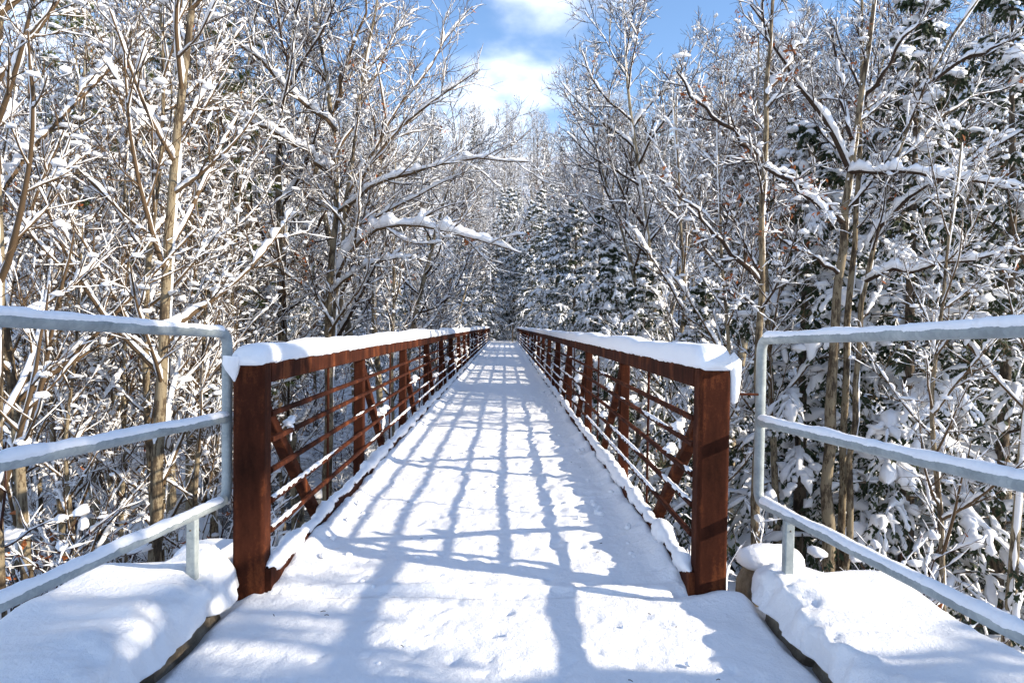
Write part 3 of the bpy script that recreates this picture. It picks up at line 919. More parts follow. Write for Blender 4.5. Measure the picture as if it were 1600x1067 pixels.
def sprout(P, Rad, M_, t0, t1, a0, a1, rng, flat=0.0):
    """M_ children on each strand: start points, directions, local radius, position along the parent"""
    N, n = P.shape[:2]
    t = t0 + (t1 - t0) * (np.arange(M_)[None] + rng.uniform(0, 1, (N, M_))) / M_
    x = t * (n - 1); i = np.minimum(x.astype(int), n - 2); f = (x - i)
    r = np.arange(N)[:, None]
    S = P[r, i] * (1 - f)[..., None] + P[r, i + 1] * f[..., None]
    T = nrm(P[r, i + 1] - P[r, i])
    lr = Rad[r, i] * (1 - f) + Rad[r, i + 1] * f
    ph = rng.uniform(0, 6.28, (N, 1)) + np.arange(M_)[None] * 2.4 + rng.normal(0, 0.35, (N, M_))
    ref = np.where(np.abs(T[..., 2:3]) > 0.85, np.array([1.0, 0, 0]), np.array([0, 0, 1.0]))
    s = nrm(np.cross(T, ref)); u = np.cross(s, T)
    sx = np.cos(ph); sy = np.sin(ph) * (1 - flat)
    perp = nrm(s * sx[..., None] + u * sy[..., None])
    a = rng.uniform(a0, a1, (N, M_))
    D = T * np.cos(a)[..., None] + perp * np.sin(a)[..., None]
    return S.reshape(-1, 3), D.reshape(-1, 3), lr.ravel(), t.ravel()


def resample(pts, n):
    pts = np.array(pts, float)
    d = np.concatenate([[0], np.cumsum(np.linalg.norm(np.diff(pts, axis=0), axis=1))])
    x = np.linspace(0, d[-1], n)
    P = np.stack([np.interp(x, d, pts[:, k]) for k in range(3)], -1)
    for _ in range(2):
        P[1:-1] = 0.25 * P[:-2] + 0.5 * P[1:-1] + 0.25 * P[2:]
    return P


def plaster_on(g, P, Rad, rng):
    """wind plastered snow: thin irregular patches up one side of a trunk"""
    P = refine(P, 10); Rad = refine(Rad, 10)
    N, n = P.shape[:2]
    phi = rng.uniform(-0.6, 1.6, (N, 1)) + 0.4 * np.sin(np.linspace(0, 7, n))[None]
    z = np.linspace(0, 14, n)[None] + rng.uniform(0, 50, (N, 1))
    w = 0.02 + 1.5 * fbm(np.stack([z * 1.3, 0 * z + 3, 0 * z], -1), 4, 9)
    w = np.clip(w, 0, 1.0)
    K = 5; f = np.linspace(-1, 1, K)
    a = phi[..., None] + f * (w[..., None] * 0.75 + 0.02)
    th = np.where(w > 0.05, 0.012 + 0.02 * w, -0.01)[..., None] * (1 - f ** 2 * 0.9) - 0.004
    rr = Rad[..., None] + th
    V = P[:, :, None, :] + np.stack([np.cos(a) * rr, np.sin(a) * rr, 0 * rr], -1)
    g.add(V, ring_quads(N, n, K, closed=False))


def leaf_cards(g, C, size, rng):
    N = len(C)
    a = nrm(rng.normal(0, 1, (N, 3))); b = nrm(np.cross(a, rng.normal(0, 1, (N, 3))))
    s = rng.uniform(0.6, 1.3, (N, 1)) * size
    c = np.cross(a, b)
    V = np.stack([C - a * s, C + b * s * 0.45 - c * s * 0.2, C + a * s, C - b * s * 0.45 - c * s * 0.2], 1)
    i = np.arange(N)[:, None] * 4
    g.add(V, t=np.concatenate([i + [0, 1, 2], i + [0, 2, 3]]))


def bare_tree(seed, H=13.0, r0=0.12, n_limb=16, limb_t=(0.2, 0.97), limb_a=(0.55, 1.0), limb_len=0.30, n_br=8, n_tw=7, n_sub=3,
              trop=0.08, wig=0.09, snow=1.0, leaves=0, trunk_wig=0.035, stems=None, limbs=None, bark='bark', twig='twig', lean=(0, 0),
              crown_full=0.6, tw_r=0.006, lump=0, br_len=0.5, tw_snow=0.5, heavy=None):
    rng = np.random.default_rng(seed)
    gt, gc, gs = G(), G(), G()
    # stems
    if stems is None:
        P0 = walk(np.array([[0, 0, -0.35]]), np.array([[lean[0], lean[1], 1.0]]), np.array([H]), 20, trunk_wig, 0.02, rng)
        R0 = taper(np.array([r0]), 20, np.array([0.012]), 0.85)
    else:
        P0 = np.stack([resample(p, 20) for p, _ in stems]); P0[:, 1:-1] += rng.normal(0, 0.02, P0[:, 1:-1].shape)
        R0 = taper(np.array([r for _, r in stems]), 20, np.full(len(stems), 0.014), 0.8)
    R0 = R0 * (1 + 0.45 * np.exp(-np.linspace(0, 1, 20) * 26))[None]
    tubes(gt, P0, R0 * rng.uniform(0.92, 1.08, R0.shape), 10)
    # limbs
    S, D, lr, t = sprout(P0, R0, n_limb, limb_t[0], limb_t[1], limb_a[0], limb_a[1], rng)
    L = H * limb_len * (1 - crown_full * t) * rng.uniform(0.65, 1.2, len(t)) * (0.8 if stems else 1)
    P1 = walk(S, D, L, 10, wig, trop, rng)
    Rl = np.minimum(lr * 0.62, 0.006 + 0.011 * L)
    R1 = taper(Rl, 10, np.full(len(Rl), 0.007))
    if limbs:
        PL = np.stack([resample(p, 10) for p, _ in limbs]); PL[:, 1:] += rng.normal(0, 0.03, PL[:, 1:].shape)
        RL = taper(np.array([r for _, r in limbs]), 10, np.full(len(limbs), 0.010))
        P1 = np.concatenate([PL, P1]); R1 = np.concatenate([RL, R1])
    L1 = np.linalg.norm(np.diff(P1, axis=1), axis=2).sum(1)
    tubes(gc, P1, R1, 6)
    # branches
    S, D, lr, t = sprout(P1, R1, n_br, 0.15, 0.98, 0.45, 0.95, rng)
    L = np.repeat(L1, n_br) * br_len * (1 - 0.55 * t) * rng.uniform(0.5, 1.15, len(t))
    P2 = walk(S, D, L, 7, wig * 1.2, trop * 0.8, rng)
    R2 = taper(np.minimum(lr * 0.7, 0.006 + 0.010 * L), 7, np.full(len(L), tw_r * 0.8))
    tubes(gc, P2, R2, 4)
    # twigs
    S, D, lr, t = sprout(P2, R2, n_tw, 0.12, 1.0, 0.4, 0.9, rng)
    L = (0.16 + np.repeat(L, n_tw) * 0.50 * (1 - 0.5 * t)) * rng.uniform(0.5, 1.35, len(t))
    P3 = walk(S, D, L, 5, wig * 0.9, trop * 0.6, rng)
    R3 = taper(np.minimum(lr * 0.8, tw_r * 1.2), 5, np.full(len(L), tw_r * 0.55))
    tubes(gc, P3, R3, 3)
    P4 = None
    if n_sub:
        S, D, lr, t = sprout(P3, R3, n_sub, 0.15, 1.0, 0.4, 0.9, rng)
        L4 = (0.08 + np.repeat(L, n_sub) * 0.45) * rng.uniform(0.5, 1.3, len(t))
        P4 = walk(S, D, L4, 3, 0.09, 0.05, rng)
        R4 = taper(np.full(len(L4), tw_r * 0.7), 3, np.full(len(L4), tw_r * 0.45))
        tubes(gc, P4, R4, 3)
    # snow
    k = snow
    snow_on(gs, P0, R0, 0.05 * k, 0.008, rng, 3, gap=0.3, steep=0.10)
    snow_on(gs, P1, R1, 0.050 * k, 0.013 * k, rng, 4, gap=0.10, steep=0.18, plaster=0.08)
    if heavy:
        for ix, f in heavy:
            snow_on(gs, P1[ix:ix + 1], np.maximum(R1[ix:ix + 1], 0.028), 0.095 * f, 0.026 * f + 0.02, rng, 8, gap=0.0, steep=0.05, plaster=0.5, clump=0.12, even=True)
            m = slice(ix * n_br, (ix + 1) * n_br)
            snow_on(gs, P2[m], R2[m], 0.045 * f ** 0.6, 0.020 * f ** 0.6, rng, 4, gap=0.05, steep=0.1, plaster=0.2, clump=0.4)
    plaster_on(gs, P0, R0, rng)
    snow_on(gs, P2, R2, 0.032 * k, 0.0105 * k, rng, 3, gap=0.05, steep=0.22, bare=0.26, clump=0.65)
    sel = rng.random(len(P3)) < tw_snow
    snow_on(gs, P3[sel], R3[sel], 0.020 * k, 0.0065 * k, rng, 1, PROF3, gap=0.03, steep=0.22, clump=0.4)
    if P4 is not None:
        sel = rng.random(len(P4)) < tw_snow * 0.6
        snow_on(gs, P4[sel], R4[sel], 0.017 * k, 0.006 * k, rng, 1, PROF3, gap=0.0, steep=0.22)
    if lump:
        pool = np.concatenate([P2[:, 2:].reshape(-1, 3), P3.reshape(-1, 3)])
        C = pool[rng.integers(0, len(pool), lump)]
        sz = rng.uniform(0.020, 0.055, (lump, 1)) * k
        blobs(gs, C + [0, 0, 0.01], sz * np.concatenate([rng.uniform(0.8, 1.8, (lump, 1)), rng.uniform(0.6, 1.0, (lump, 1)), rng.uniform(0.5, 0.95, (lump, 1))], 1), rng, 1, 0.3)
    out = {'trunk': gt.mesh('trunk', bark), 'crown': gc.mesh('crown', twig), 'snow_cover': gs.mesh('snow_cover', 'snow_tree')}
    if leaves:
        gl = G()
        pool = P3.reshape(-1, 3)
        cl = pool[rng.integers(0, len(pool), max(leaves // 5, 1))]
        C = np.repeat(cl, 5, 0) + rng.normal(0, 0.07, (len(cl) * 5, 3))
        leaf_cards(gl, C, 0.05, rng)
        out['leaves'] = gl.mesh('leaves', 'leaf', smooth=False)
    return out


def conifer(seed, H=14.0, r0=0.17, n_b=95, spread=3.4, n_side=16, droop=0.30, z0=0.05, snow=1.0, needles=13):
    """a hemlock: drooping boughs of short needle sprays under heavy pads of snow"""
    rng = np.random.default_rng(seed)
    gt, gc, gs, gf = G(), G(), G(), G()
    P0 = walk(np.array([[0, 0, -0.4]]), np.array([[0, 0, 1.0]]), np.array([H]), 18, 0.012, 0.02, rng)
    R0 = taper(np.array([r0]), 18, np.array([0.012]), 0.9)
    tubes(gt, P0, R0, 9)
    S, D, lr, t = sprout(P0, R0, n_b, z0, 0.985, 1.25, 1.62, rng)
    L = spread * (1 - t) ** 0.75 * rng.uniform(0.6, 1.12, len(t)) + 0.22
    D[:, 2] += 0.25 + 0.5 * t ** 3
    n = 9
    P1 = walk(S, D, L, n, 0.045, 0.0, rng, droop=droop)
    R1 = taper(np.minimum(lr * 0.5, 0.007 + 0.009 * L), n, np.full(len(L), 0.005))
    tubes(gc, P1, R1, 4)
    S, D, lr, t2 = sprout(P1, R1, n_side, 0.10, 1.0, 0.75, 1.15, rng, flat=0.85)
    Lb = np.repeat(L, n_side)
    L2 = (0.10 + 0.34 * Lb * np.sin(np.clip(t2, 0.05, 1) * 2.6) * 0.8) * rng.uniform(0.6, 1.2, len(t2))
    L2 = np.clip(L2, 0.10, 0.95)
    D[:, 2] -= 0.35
    P2 = walk(S, D, L2, 5, 0.07, 0.0, rng, droop=droop * 2.2)
    R2 = taper(np.full(len(L2), 0.006), 5, np.full(len(L2), 0.003))
    tubes(gc, P2, R2, 3)
    # needle sprays: short flat slips to both sides of every branchlet, hanging a little
    allP = P2
    N = len(allP)
    tt = rng.uniform(0.05, 1.0, (N, needles)); x = tt * 4; i = np.minimum(x.astype(int), 3); f = x - i; r = np.arange(N)[:, None]
    B = allP[r, i] * (1 - f)[..., None] + allP[r, i + 1] * f[..., None]
    T = nrm(allP[r, i + 1] - allP[r, i])
    sd_ = nrm(np.cross(T, np.array([0, 0, 1.0])) + 1e-6) * np.where(rng.random((N, needles, 1)) < 0.5, -1, 1)
    d = nrm(T * 0.7 + sd_ * rng.uniform(0.4, 1.0, (N, needles, 1)) + np.array([0, 0, -0.5]) * rng.uniform(0.0, 1.3, (N, needles, 1)))
    ln = rng.uniform(0.08, 0.20, (N, needles, 1)); wd = nrm(np.cross(d, rng.normal(0, 1, d.shape))) * rng.uniform(0.018, 0.040, (N, needles, 1))
    V = np.stack([B - wd * 0.6, B + d * ln * 0.55 - wd, B + d * ln, B + d * ln * 0.5 + wd], 2).reshape(-1, 3)
    gf.add(V, np.arange(len(V)).reshape(-1, 4))
    k = snow
    snow_on(gs, P1, R1, 0.085 * k, 0.065 * k, rng, 2, PROF_PAD, gap=0.12, steep=0.1, plaster=0.35, bare=0.12, clump=0.6)
    # the pads lie on whole fans of branchlets: neighbours are laden or bare together
    ang = np.arctan2(P2[:, 2, 1], P2[:, 2, 0])
    lad = fbm(np.stack([P2[:, 2, 2] * 1.1, np.cos(ang) * 2.2 + np.linalg.norm(P2[:, 2, :2], axis=1) * 0.9, np.sin(ang) * 2.2], -1), 2, seed)
    keep = (lad + rng.normal(0, 0.16, len(lad))) > -0.06
    snow_on(gs, P2[keep], R2[keep], 0.095 * k, 0.085 * k, rng, 2, PROF_PAD, gap=0.05, steep=0.0, plaster=0.75, clump=0.25)
    pool = P2[keep, 1:4].reshape(-1, 3); m_ = int(n_b * 3)
    C = pool[rng.integers(0, len(pool), m_)]
    sz = rng.uniform(0.05, 0.13, (m_, 1)) * k
    blobs(gs, C + [0, 0, 0.02], sz * np.concatenate([rng.uniform(0.9, 1.9, (m_, 1)), rng.uniform(0.7, 1.1, (m_, 1)), rng.uniform(0.45, 0.8, (m_, 1))], 1), rng, 1, 0.3)
    return {'trunk': gt.mesh('trunk', 'bark_dark'), 'boughs': gc.mesh('boughs', 'bark_dark'), 'needles': gf.mesh('needles', 'needle', smooth=False), 'snow_cover': gs.mesh('snow_cover', 'snow_tree')}


def pine(seed, H=16.0, r0=0.16):
    rng = np.random.default_rng(seed)
    gt, gc, gs, gf = G(), G(), G(), G()
    P0 = walk(np.array([[0, 0, -0.4]]), np.array([[0, 0, 1.0]]), np.array([H]), 18, 0.01, 0.02, rng)
    R0 = taper(np.array([r0]), 18, np.array([0.02]), 0.9); tubes(gt, P0, R0, 9)
    n_b = 52
    S, D, lr, t = sprout(P0, R0, n_b, 0.30, 0.99, 1.0, 1.45, rng)
    L = (0.6 + 2.9 * (1 - t) ** 0.6) * rng.uniform(0.55, 1.1, n_b)
    P1 = walk(S, D, L, 8, 0.06, 0.03, rng, droop=0.06); R1 = taper(0.008 + 0.010 * L, 8, np.full(n_b, 0.006)); tubes(gc, P1, R1, 4)
    S, D, lr, t2 = sprout(P1, R1, 10, 0.25, 1.0, 0.5, 1.0, rng, flat=0.5)
    L2 = (0.15 + 0.25 * np.repeat(L, 10) * (1 - 0.5 * t2)) * rng.uniform(0.6, 1.2, len(t2))
    P2 = walk(S, D, L2, 5, 0.09, 0.04, rng); R2 = taper(np.full(len(L2), 0.008), 5, np.full(len(L2), 0.005)); tubes(gc, P2, R2, 3)
    nd = 60
    N = len(P2)
    tt = rng.uniform(0.35, 1.0, (N, nd)); x = tt * 4; i = np.minimum(x.astype(int), 3); f = x - i; r = np.arange(N)[:, None]
    B = P2[r, i] * (1 - f)[..., None] + P2[r, i + 1] * f[..., None]; T = nrm(P2[r, i + 1] - P2[r, i])
    d = nrm(T * 0.8 + rng.normal(0, 0.6, T.shape) + np.array([0, 0, -0.1])); ln = rng.uniform(0.09, 0.17, (N, nd, 1))
    wd = nrm(np.cross(d, rng.normal(0, 1, d.shape))) * 0.010
    V = np.stack([B - wd, B + wd, B + d * ln], 2).reshape(-1, 3)
    gf.add(V, t=np.arange(len(V)).reshape(-1, 3))
    snow_on(gs, P1, R1, 0.07, 0.035, rng, 3, gap=0.1)
    sel = rng.random(len(P2)) < 0.45
    snow_on(gs, P2[sel], R2[sel], 0.085, 0.06, rng, 2, gap=0.15)
    pool = P2[:, 2:].reshape(-1, 3); C = pool[rng.integers(0, len(pool), 150)]
    sz = rng.uniform(0.06, 0.16, (150, 1)); blobs(gs, C + [0, 0, 0.05], sz * np.array([[1.5, 1.0, 0.55]]), rng, 1, 0.3)
    return {'trunk': gt.mesh('trunk', 'bark'), 'boughs': gc.mesh('boughs', 'bark_dark'), 'needles': gf.mesh('needles', 'needle_pine', smooth=False), 'snow_cover': gs.mesh('snow_cover', 'snow_tree')}


def shrub(seed, H=2.6, n_stem=12, spread=0.55, snow=1.0, lump=90, leaves=0):
    rng = np.random.default_rng(seed)
    gc, gs = G(), G()
    a = rng.uniform(0, 6.28, n_stem)
    S = np.stack([np.cos(a) * 0.18 * rng.random(n_stem), np.sin(a) * 0.18 * rng.random(n_stem), np.full(n_stem, -0.25)], -1)
    D = np.stack([np.cos(a) * spread * rng.uniform(0.3, 1.3, n_stem), np.sin(a) * spread * rng.uniform(0.3, 1.3, n_stem), np.ones(n_stem)], -1)
    L = H * rng.uniform(0.55, 1.1, n_stem)
    P0 = walk(S, D, L, 9, 0.08, -0.01, rng); R0 = taper(0.006 + 0.0065 * L, 9, np.full(n_stem, 0.006)); tubes(gc, P0, R0, 5)
    S, D, lr, t = sprout(P0, R0, 8, 0.2, 1.0, 0.5, 1.0, rng)
    L1 = np.repeat(L, 8) * 0.34 * (1 - 0.4 * t) * rng.uniform(0.5, 1.2, len(t))
    P1 = walk(S, D, L1, 6, 0.10, 0.02, rng); R1 = taper(np.minimum(lr * 0.7, 0.009), 6, np.full(len(L1), 0.004)); tubes(gc, P1, R1, 4)
    S, D, lr, t = sprout(P1, R1, 5, 0.15, 1.0, 0.5, 1.0, rng)
    L2 = (0.08 + np.repeat(L1, 5) * 0.4) * rng.uniform(0.5, 1.2, len(t))
    P2 = walk(S, D, L2, 4, 0.12, 0.02, rng); R2 = taper(np.full(len(L2), 0.0045), 4, np.full(len(L2), 0.003)); tubes(gc, P2, R2, 3)
    snow_on(gs, P0, R0, 0.04 * snow, 0.012, rng, 4, gap=0.1, steep=0.25, bare=0.2)
    snow_on(gs, P1, R1, 0.036 * snow, 0.012, rng, 3, gap=0.08, steep=0.2, bare=0.25)
    snow_on(gs, P2, R2, 0.022 * snow, 0.008, rng, 2, PROF3, gap=0.03, steep=0.15, bare=0.35)
    pool = np.concatenate([P1[:, 2:].reshape(-1, 3), P1[:, 0], P2[:, 1:3].reshape(-1, 3)])
    C = pool[rng.integers(0, len(pool), lump)]
    sz = rng.uniform(0.03, 0.085, (lump, 1)) * snow
    blobs(gs, C + [0, 0, 0.015], sz * np.concatenate([rng.uniform(0.8, 1.7, (lump, 1)), rng.uniform(0.6, 1.0, (lump, 1)), rng.uniform(0.6, 1.1, (lump, 1))], 1), rng, 1, 0.35)
    out = {'stems': gc.mesh('stems', 'twig_red'), 'snow_cover': gs.mesh('snow_cover', 'snow_tree')}
    if leaves:
        gl = G(); pool = P2.reshape(-1, 3); leaf_cards(gl, pool[rng.integers(0, len(pool), leaves)] + rng.normal(0, 0.03, (leaves, 3)), 0.05, rng)
        out['leaves'] = gl.mesh('leaves', 'leaf', smooth=False)
    return out


def plant(proto, name, label, cat, xy, rz=0.0, s=1.0, group=None, z=None):
    x, y = xy
    zz = float(terrain(x, y)) if z is None else z
    t = thing(name, label, cat, (x, y, zz), rz, group, s)
    for part, me in proto.items():
        link(part, me, t)
    return t


def ground_at(px, d):
    """x of the spot that shows at pixel column px when it stands d metres down the bridge axis"""
    return at(px, 508, d)[0]


def limb_path(base, pts):
    return [at(*p) - base for p in pts]


rngt = np.random.default_rng(2024)

# ---- the big maple left of the bridge, with long boughs loaded with snow
bl = np.array([ground_at(512, 15.0), 15.0, 0]); bl[2] = terrain(bl[0], bl[1])
stems = [
    ([np.array([0, 0, -0.4]), *limb_path(bl, [(514, 600, 15), (513, 470, 15), (524, 380, 15), (528, 300, 15.0), (520, 180, 15.1), (507, 90, 15.2), (488, 0, 15.3), (470, -110, 15.5)])], 0.125),
    ([np.array([0.02, 0.05, -0.4]), *limb_path(bl, [(516, 600, 15.1), (520, 480, 15.1), (535, 380, 15.0), (548, 250, 14.8), (565, 120, 14.6), (590, 0, 14.4), (612, -100, 14.2)])], 0.075),
]
limbs = [(limb_path(bl, p), r) for p, r in [
    ([(526, 205, 15), (485, 170, 14.6), (430, 120, 14.2), (385, 75, 13.8), (345, 50, 13.5)], 0.055),
    ([(524, 285, 15), (495, 250, 14.6), (455, 215, 14.2), (400, 195, 13.9), (345, 170, 13.6)], 0.055),
    ([(524, 310, 15), (480, 285, 15.4), (430, 255, 15.8), (380, 225, 16.2)], 0.045),
    ([(540, 340, 15), (580, 250, 14.5), (630, 190, 14.2), (690, 150, 14.0), (745, 110, 13.8)], 0.040),
    ([(545, 300, 15), (590, 220, 15.2), (650, 130, 15.5), (700, 60, 15.8), (735, 10, 16)], 0.040),
    ([(530, 330, 15), (575, 290, 14.5), (620, 275, 14.2), (670, 262, 14.0), (720, 248, 13.8), (770, 243, 13.6), (828, 252, 13.5)], 0.045),
    ([(528, 430, 15), (555, 370, 14.6), (600, 352, 14.2), (650, 352, 14.0), (700, 360, 13.8), (750, 378, 13.7), (812, 398, 13.6)], 0.045),
    ([(530, 400, 15), (560, 345, 14.8), (620, 325, 14.5), (680, 290, 14.2), (730, 268, 14.0)], 0.030),
    ([(524, 170, 15), (545, 90, 14.7), (570, 20, 14.4), (585, -60, 14.1)], 0.05),
    ([(518, 150, 15.1), (480, 70, 15.5), (450, -10, 15.8)], 0.045),
    ([(516, 460, 15), (560, 420, 14.4), (600, 405, 14.0), (660, 400, 13.7)], 0.030),
    ([(514, 480, 15), (470, 440, 14.6), (430, 420, 14.2), (400, 390, 14.0)], 0.030),
    ([(522, 250, 15), (560, 180, 15.4), (600, 90, 15.8), (640, 10, 16.2)], 0.045),
]]
left_maple = bare_tree(11, H=15, stems=stems, limbs=limbs, n_limb=10, limb_t=(0.40, 0.97), limb_len=0.26, n_br=10, n_tw=7, n_sub=3, snow=1.5, tw_snow=0.6, leaves=420, bark='bark_pale', twig='twig_tan', lump=110, br_len=0.42, heavy=((0, 1.3), (1, 1.4), (2, 1.2), (5, 1.2), (6, 2.4), (7, 0.8), (10, 1.2)))
plant(left_maple, 'bare_maple', 'spreading pale trunked tree beside the left rusty rail, long snowy boughs reaching over the deck', 'tree', bl[:2], z=bl[2])

# ---- the many stemmed tree right of the bridge
br = np.array([ground_at(1312, 12.0), 12.0, 0]); br[2] = terrain(br[0], br[1])
stems = [
    ([np.array([0, 0, -0.4]), *limb_path(br, [(1292, 740, 12), (1300, 600, 12), (1308, 460, 12), (1322, 330, 12), (1335, 200, 12), (1352, 90, 12), (1372, -20, 12), (1385, -120, 12)])], 0.135),
    ([np.array([0.12, 0.06, -0.4]), *limb_path(br, [(1318, 740, 12.1), (1322, 600, 12.1), (1326, 460, 12.1), (1340, 300, 12.2), (1346, 150, 12.3), (1345, 0, 12.4), (1348, -110, 12.5)])], 0.085),
    ([np.array([0.2, -0.1, -0.4]), *limb_path(br, [(1330, 700, 11.9), (1336, 560, 11.9), (1350, 450, 11.8), (1372, 340, 11.7), (1400, 240, 11.6), (1450, 110, 11.5), (1510, 20, 11.4), (1570, -60, 11.3)])], 0.070),
]
limbs = [(limb_path(br, p), r) for p, r in [
    ([(1328, 270, 12), (1290, 190, 11.7), (1245, 130, 11.4), (1210, 70, 11.2), (1175, 10, 11)], 0.050),
    ([(1318, 350, 12), (1275, 305, 11.7), (1235, 275, 11.4), (1195, 262, 11.2), (1140, 250, 11)], 0.050),
    ([(1326, 270, 12), (1370, 262, 11.4), (1430, 272, 11.0), (1490, 285, 10.7), (1550, 280, 10.5), (1610, 292, 10.3)], 0.045),
    ([(1360, 380, 11.8), (1400, 320, 11.5), (1460, 285, 11.2), (1530, 250, 10.9), (1600, 200, 10.6)], 0.045),
    ([(1345, 170, 12.2), (1380, 110, 11.9), (1420, 60, 11.6), (1450, 0, 11.4)], 0.045),
    ([(1440, 140, 11.5), (1490, 100, 11.2), (1550, 80, 10.9), (1610, 45, 10.7)], 0.040),
    ([(1332, 220, 12), (1310, 120, 12.3), (1290, 30, 12.6)], 0.045),
    ([(1395, 260, 11.6), (1450, 200, 11.9), (1520, 150, 12.2), (1590, 130, 12.4)], 0.035),
    ([(1352, 440, 11.8), (1390, 430, 11.3), (1440, 425, 11.0), (1500, 400, 10.7), (1550, 405, 10.5), (1610, 390, 10.3)], 0.040),
    ([(1312, 430, 12), (1275, 400, 11.6), (1240, 390, 11.3), (1205, 350, 11.1)], 0.035),
]]
right_tree = bare_tree(12, H=13, stems=stems, limbs=limbs, n_limb=7, limb_t=(0.50, 0.97), limb_len=0.24, n_br=8, n_tw=5, n_sub=1, snow=1.35, leaves=120, bark='bark_pale', lump=90, br_len=0.36, heavy=((0, 0.7), (1, 0.8), (2, 1.5), (3, 0.8), (8, 1.2)))
plant(right_tree, 'bare_tree', 'many stemmed bare tree behind the right pipe handrail, heavy snow along its level boughs', 'tree', br[:2], z=br[2])

# ---- the olive trunk between the right end post and the right handrail
bo = np.array([ground_at(1186, 10.5), 10.5, 0]); bo[2] = terrain(bo[0], bo[1])
stems = [([np.array([0, 0, -0.4]), *limb_path(bo, [(1183, 700, 10.5), (1184, 560, 10.5), (1188, 440, 10.5), (1191, 300, 10.5), (1195, 180, 10.5), (1204, 60, 10.5), (1210, -40, 10.5), (1215, -130, 10.5)])], 0.085)]
limbs = [(limb_path(bo, p), r) for p, r in [
    ([(1186, 440, 10.5), (1150, 405, 10.3), (1115, 365, 10.1), (1085, 325, 10), (1050, 295, 9.9)], 0.045),
    ([(1190, 255, 10.5), (1155, 215, 10.3), (1120, 180, 10.2), (1085, 160, 10.1), (1055, 110, 10)], 0.045),
    ([(1192, 260, 10.5), (1230, 275, 10.2), (1265, 310, 10.0), (1300, 350, 9.8)], 0.040),
    ([(1198, 150, 10.5), (1235, 100, 10.8), (1270, 40, 11)], 0.035),
    ([(1188, 480, 10.5), (1160, 465, 10.2), (1135, 455, 10)], 0.02),
]]
olive = bare_tree(13, H=11, stems=stems, limbs=limbs, n_limb=9, limb_t=(0.45, 0.97), limb_len=0.25, n_br=8, n_tw=5, n_sub=2, snow=1.3, leaves=260, bark='bark_pale', lump=70, br_len=0.42)
plant(olive, 'bare_tree', 'slim straight olive trunk between the right end post and the pipe handrail', 'tree', bo[:2], z=bo[2])

# ---- kinds of tree that are copied
P = {
    'pole_a': bare_tree(21, H=13, r0=0.082, n_limb=20, limb_t=(0.28, 0.97), limb_a=(0.5, 1.0), limb_len=0.23, n_br=6, n_tw=5, n_sub=1, wig=0.05, tw_snow=0.38, snow=1.25, trunk_wig=0.03, bark='bark_pale', twig='twig_tan', lump=170, crown_full=0.45),
    'pole_b': bare_tree(22, H=12, r0=0.072, n_limb=20, limb_t=(0.26, 0.97), limb_a=(0.5, 1.05), limb_len=0.24, n_br=6, n_tw=5, n_sub=1, wig=0.05, tw_snow=0.38, snow=1.25, trunk_wig=0.035, bark='bark_pale', twig='twig_tan', lump=170, crown_full=0.4),
    'pole_c': bare_tree(23, H=14, r0=0.10, n_limb=20, limb_t=(0.30, 0.97), limb_a=(0.45, 0.95), limb_len=0.24, n_br=6, n_tw=5, n_sub=1, wig=0.05, tw_snow=0.38, snow=1.25, trunk_wig=0.025, bark='bark', twig='twig_tan', lump=170, leaves=80),
    'oak_a': bare_tree(31, H=15, r0=0.17, n_limb=22, limb_t=(0.22, 0.98), limb_a=(0.6, 1.1), limb_len=0.36, n_br=9, n_tw=6, n_sub=2, snow=1.35, trunk_wig=0.05, bark='bark', lump=110, crown_full=0.5, tw_r=0.008),
    'oak_b': bare_tree(32, H=14, r0=0.15, n_limb=22, limb_t=(0.15, 0.98), limb_a=(0.6, 1.05), limb_len=0.36, n_br=9, n_tw=6, n_sub=2, snow=1.35, trunk_wig=0.06, bark='bark_dark', leaves=260, lump=110, crown_full=0.5, tw_r=0.008),
    'oak_c': bare_tree(33, H=15, r0=0.15, n_limb=18, limb_t=(0.50, 0.98), limb_a=(0.5, 0.95), limb_len=0.34, n_br=9, n_tw=6, n_sub=2, snow=1.35, trunk_wig=0.04, bark='bark', leaves=160, lump=110, crown_full=0.6, tw_r=0.008),
    'far_a': bare_tree(41, H=15, r0=0.17, n_limb=24, limb_t=(0.15, 0.98), limb_a=(0.6, 1.1), limb_len=0.34, n_br=9, n_tw=7, n_sub=0, snow=1.3, tw_snow=0.6, trunk_wig=0.05, bark='bark', tw_r=0.011),
    'far_b': bare_tree(42, H=14, r0=0.15, n_limb=24, limb_t=(0.12, 0.98), limb_a=(0.5, 1.0), limb_len=0.34, n_br=9, n_tw=7, n_sub=0, snow=1.3, tw_snow=0.6, trunk_wig=0.05, bark='bark_dark', tw_r=0.011),
    'hem_a': conifer(51, H=14, spread=3.3, snow=1.12, n_b=92, n_side=15),
    'hem_b': conifer(52, H=11, spread=3.2, snow=1.15, n_b=80, n_side=14, droop=0.36),
    'hem_c': conifer(53, H=16, spread=3.6, n_b=96, n_side=14, droop=0.26, z0=0.08),
    'pine': pine(61),
    'shrub_a': shrub(71), 'shrub_b': shrub(72, H=2.0, n_stem=15, spread=0.8, lump=150), 'shrub_c': shrub(73, H=3.2, n_stem=8, spread=0.35, lump=45, leaves=70),
}

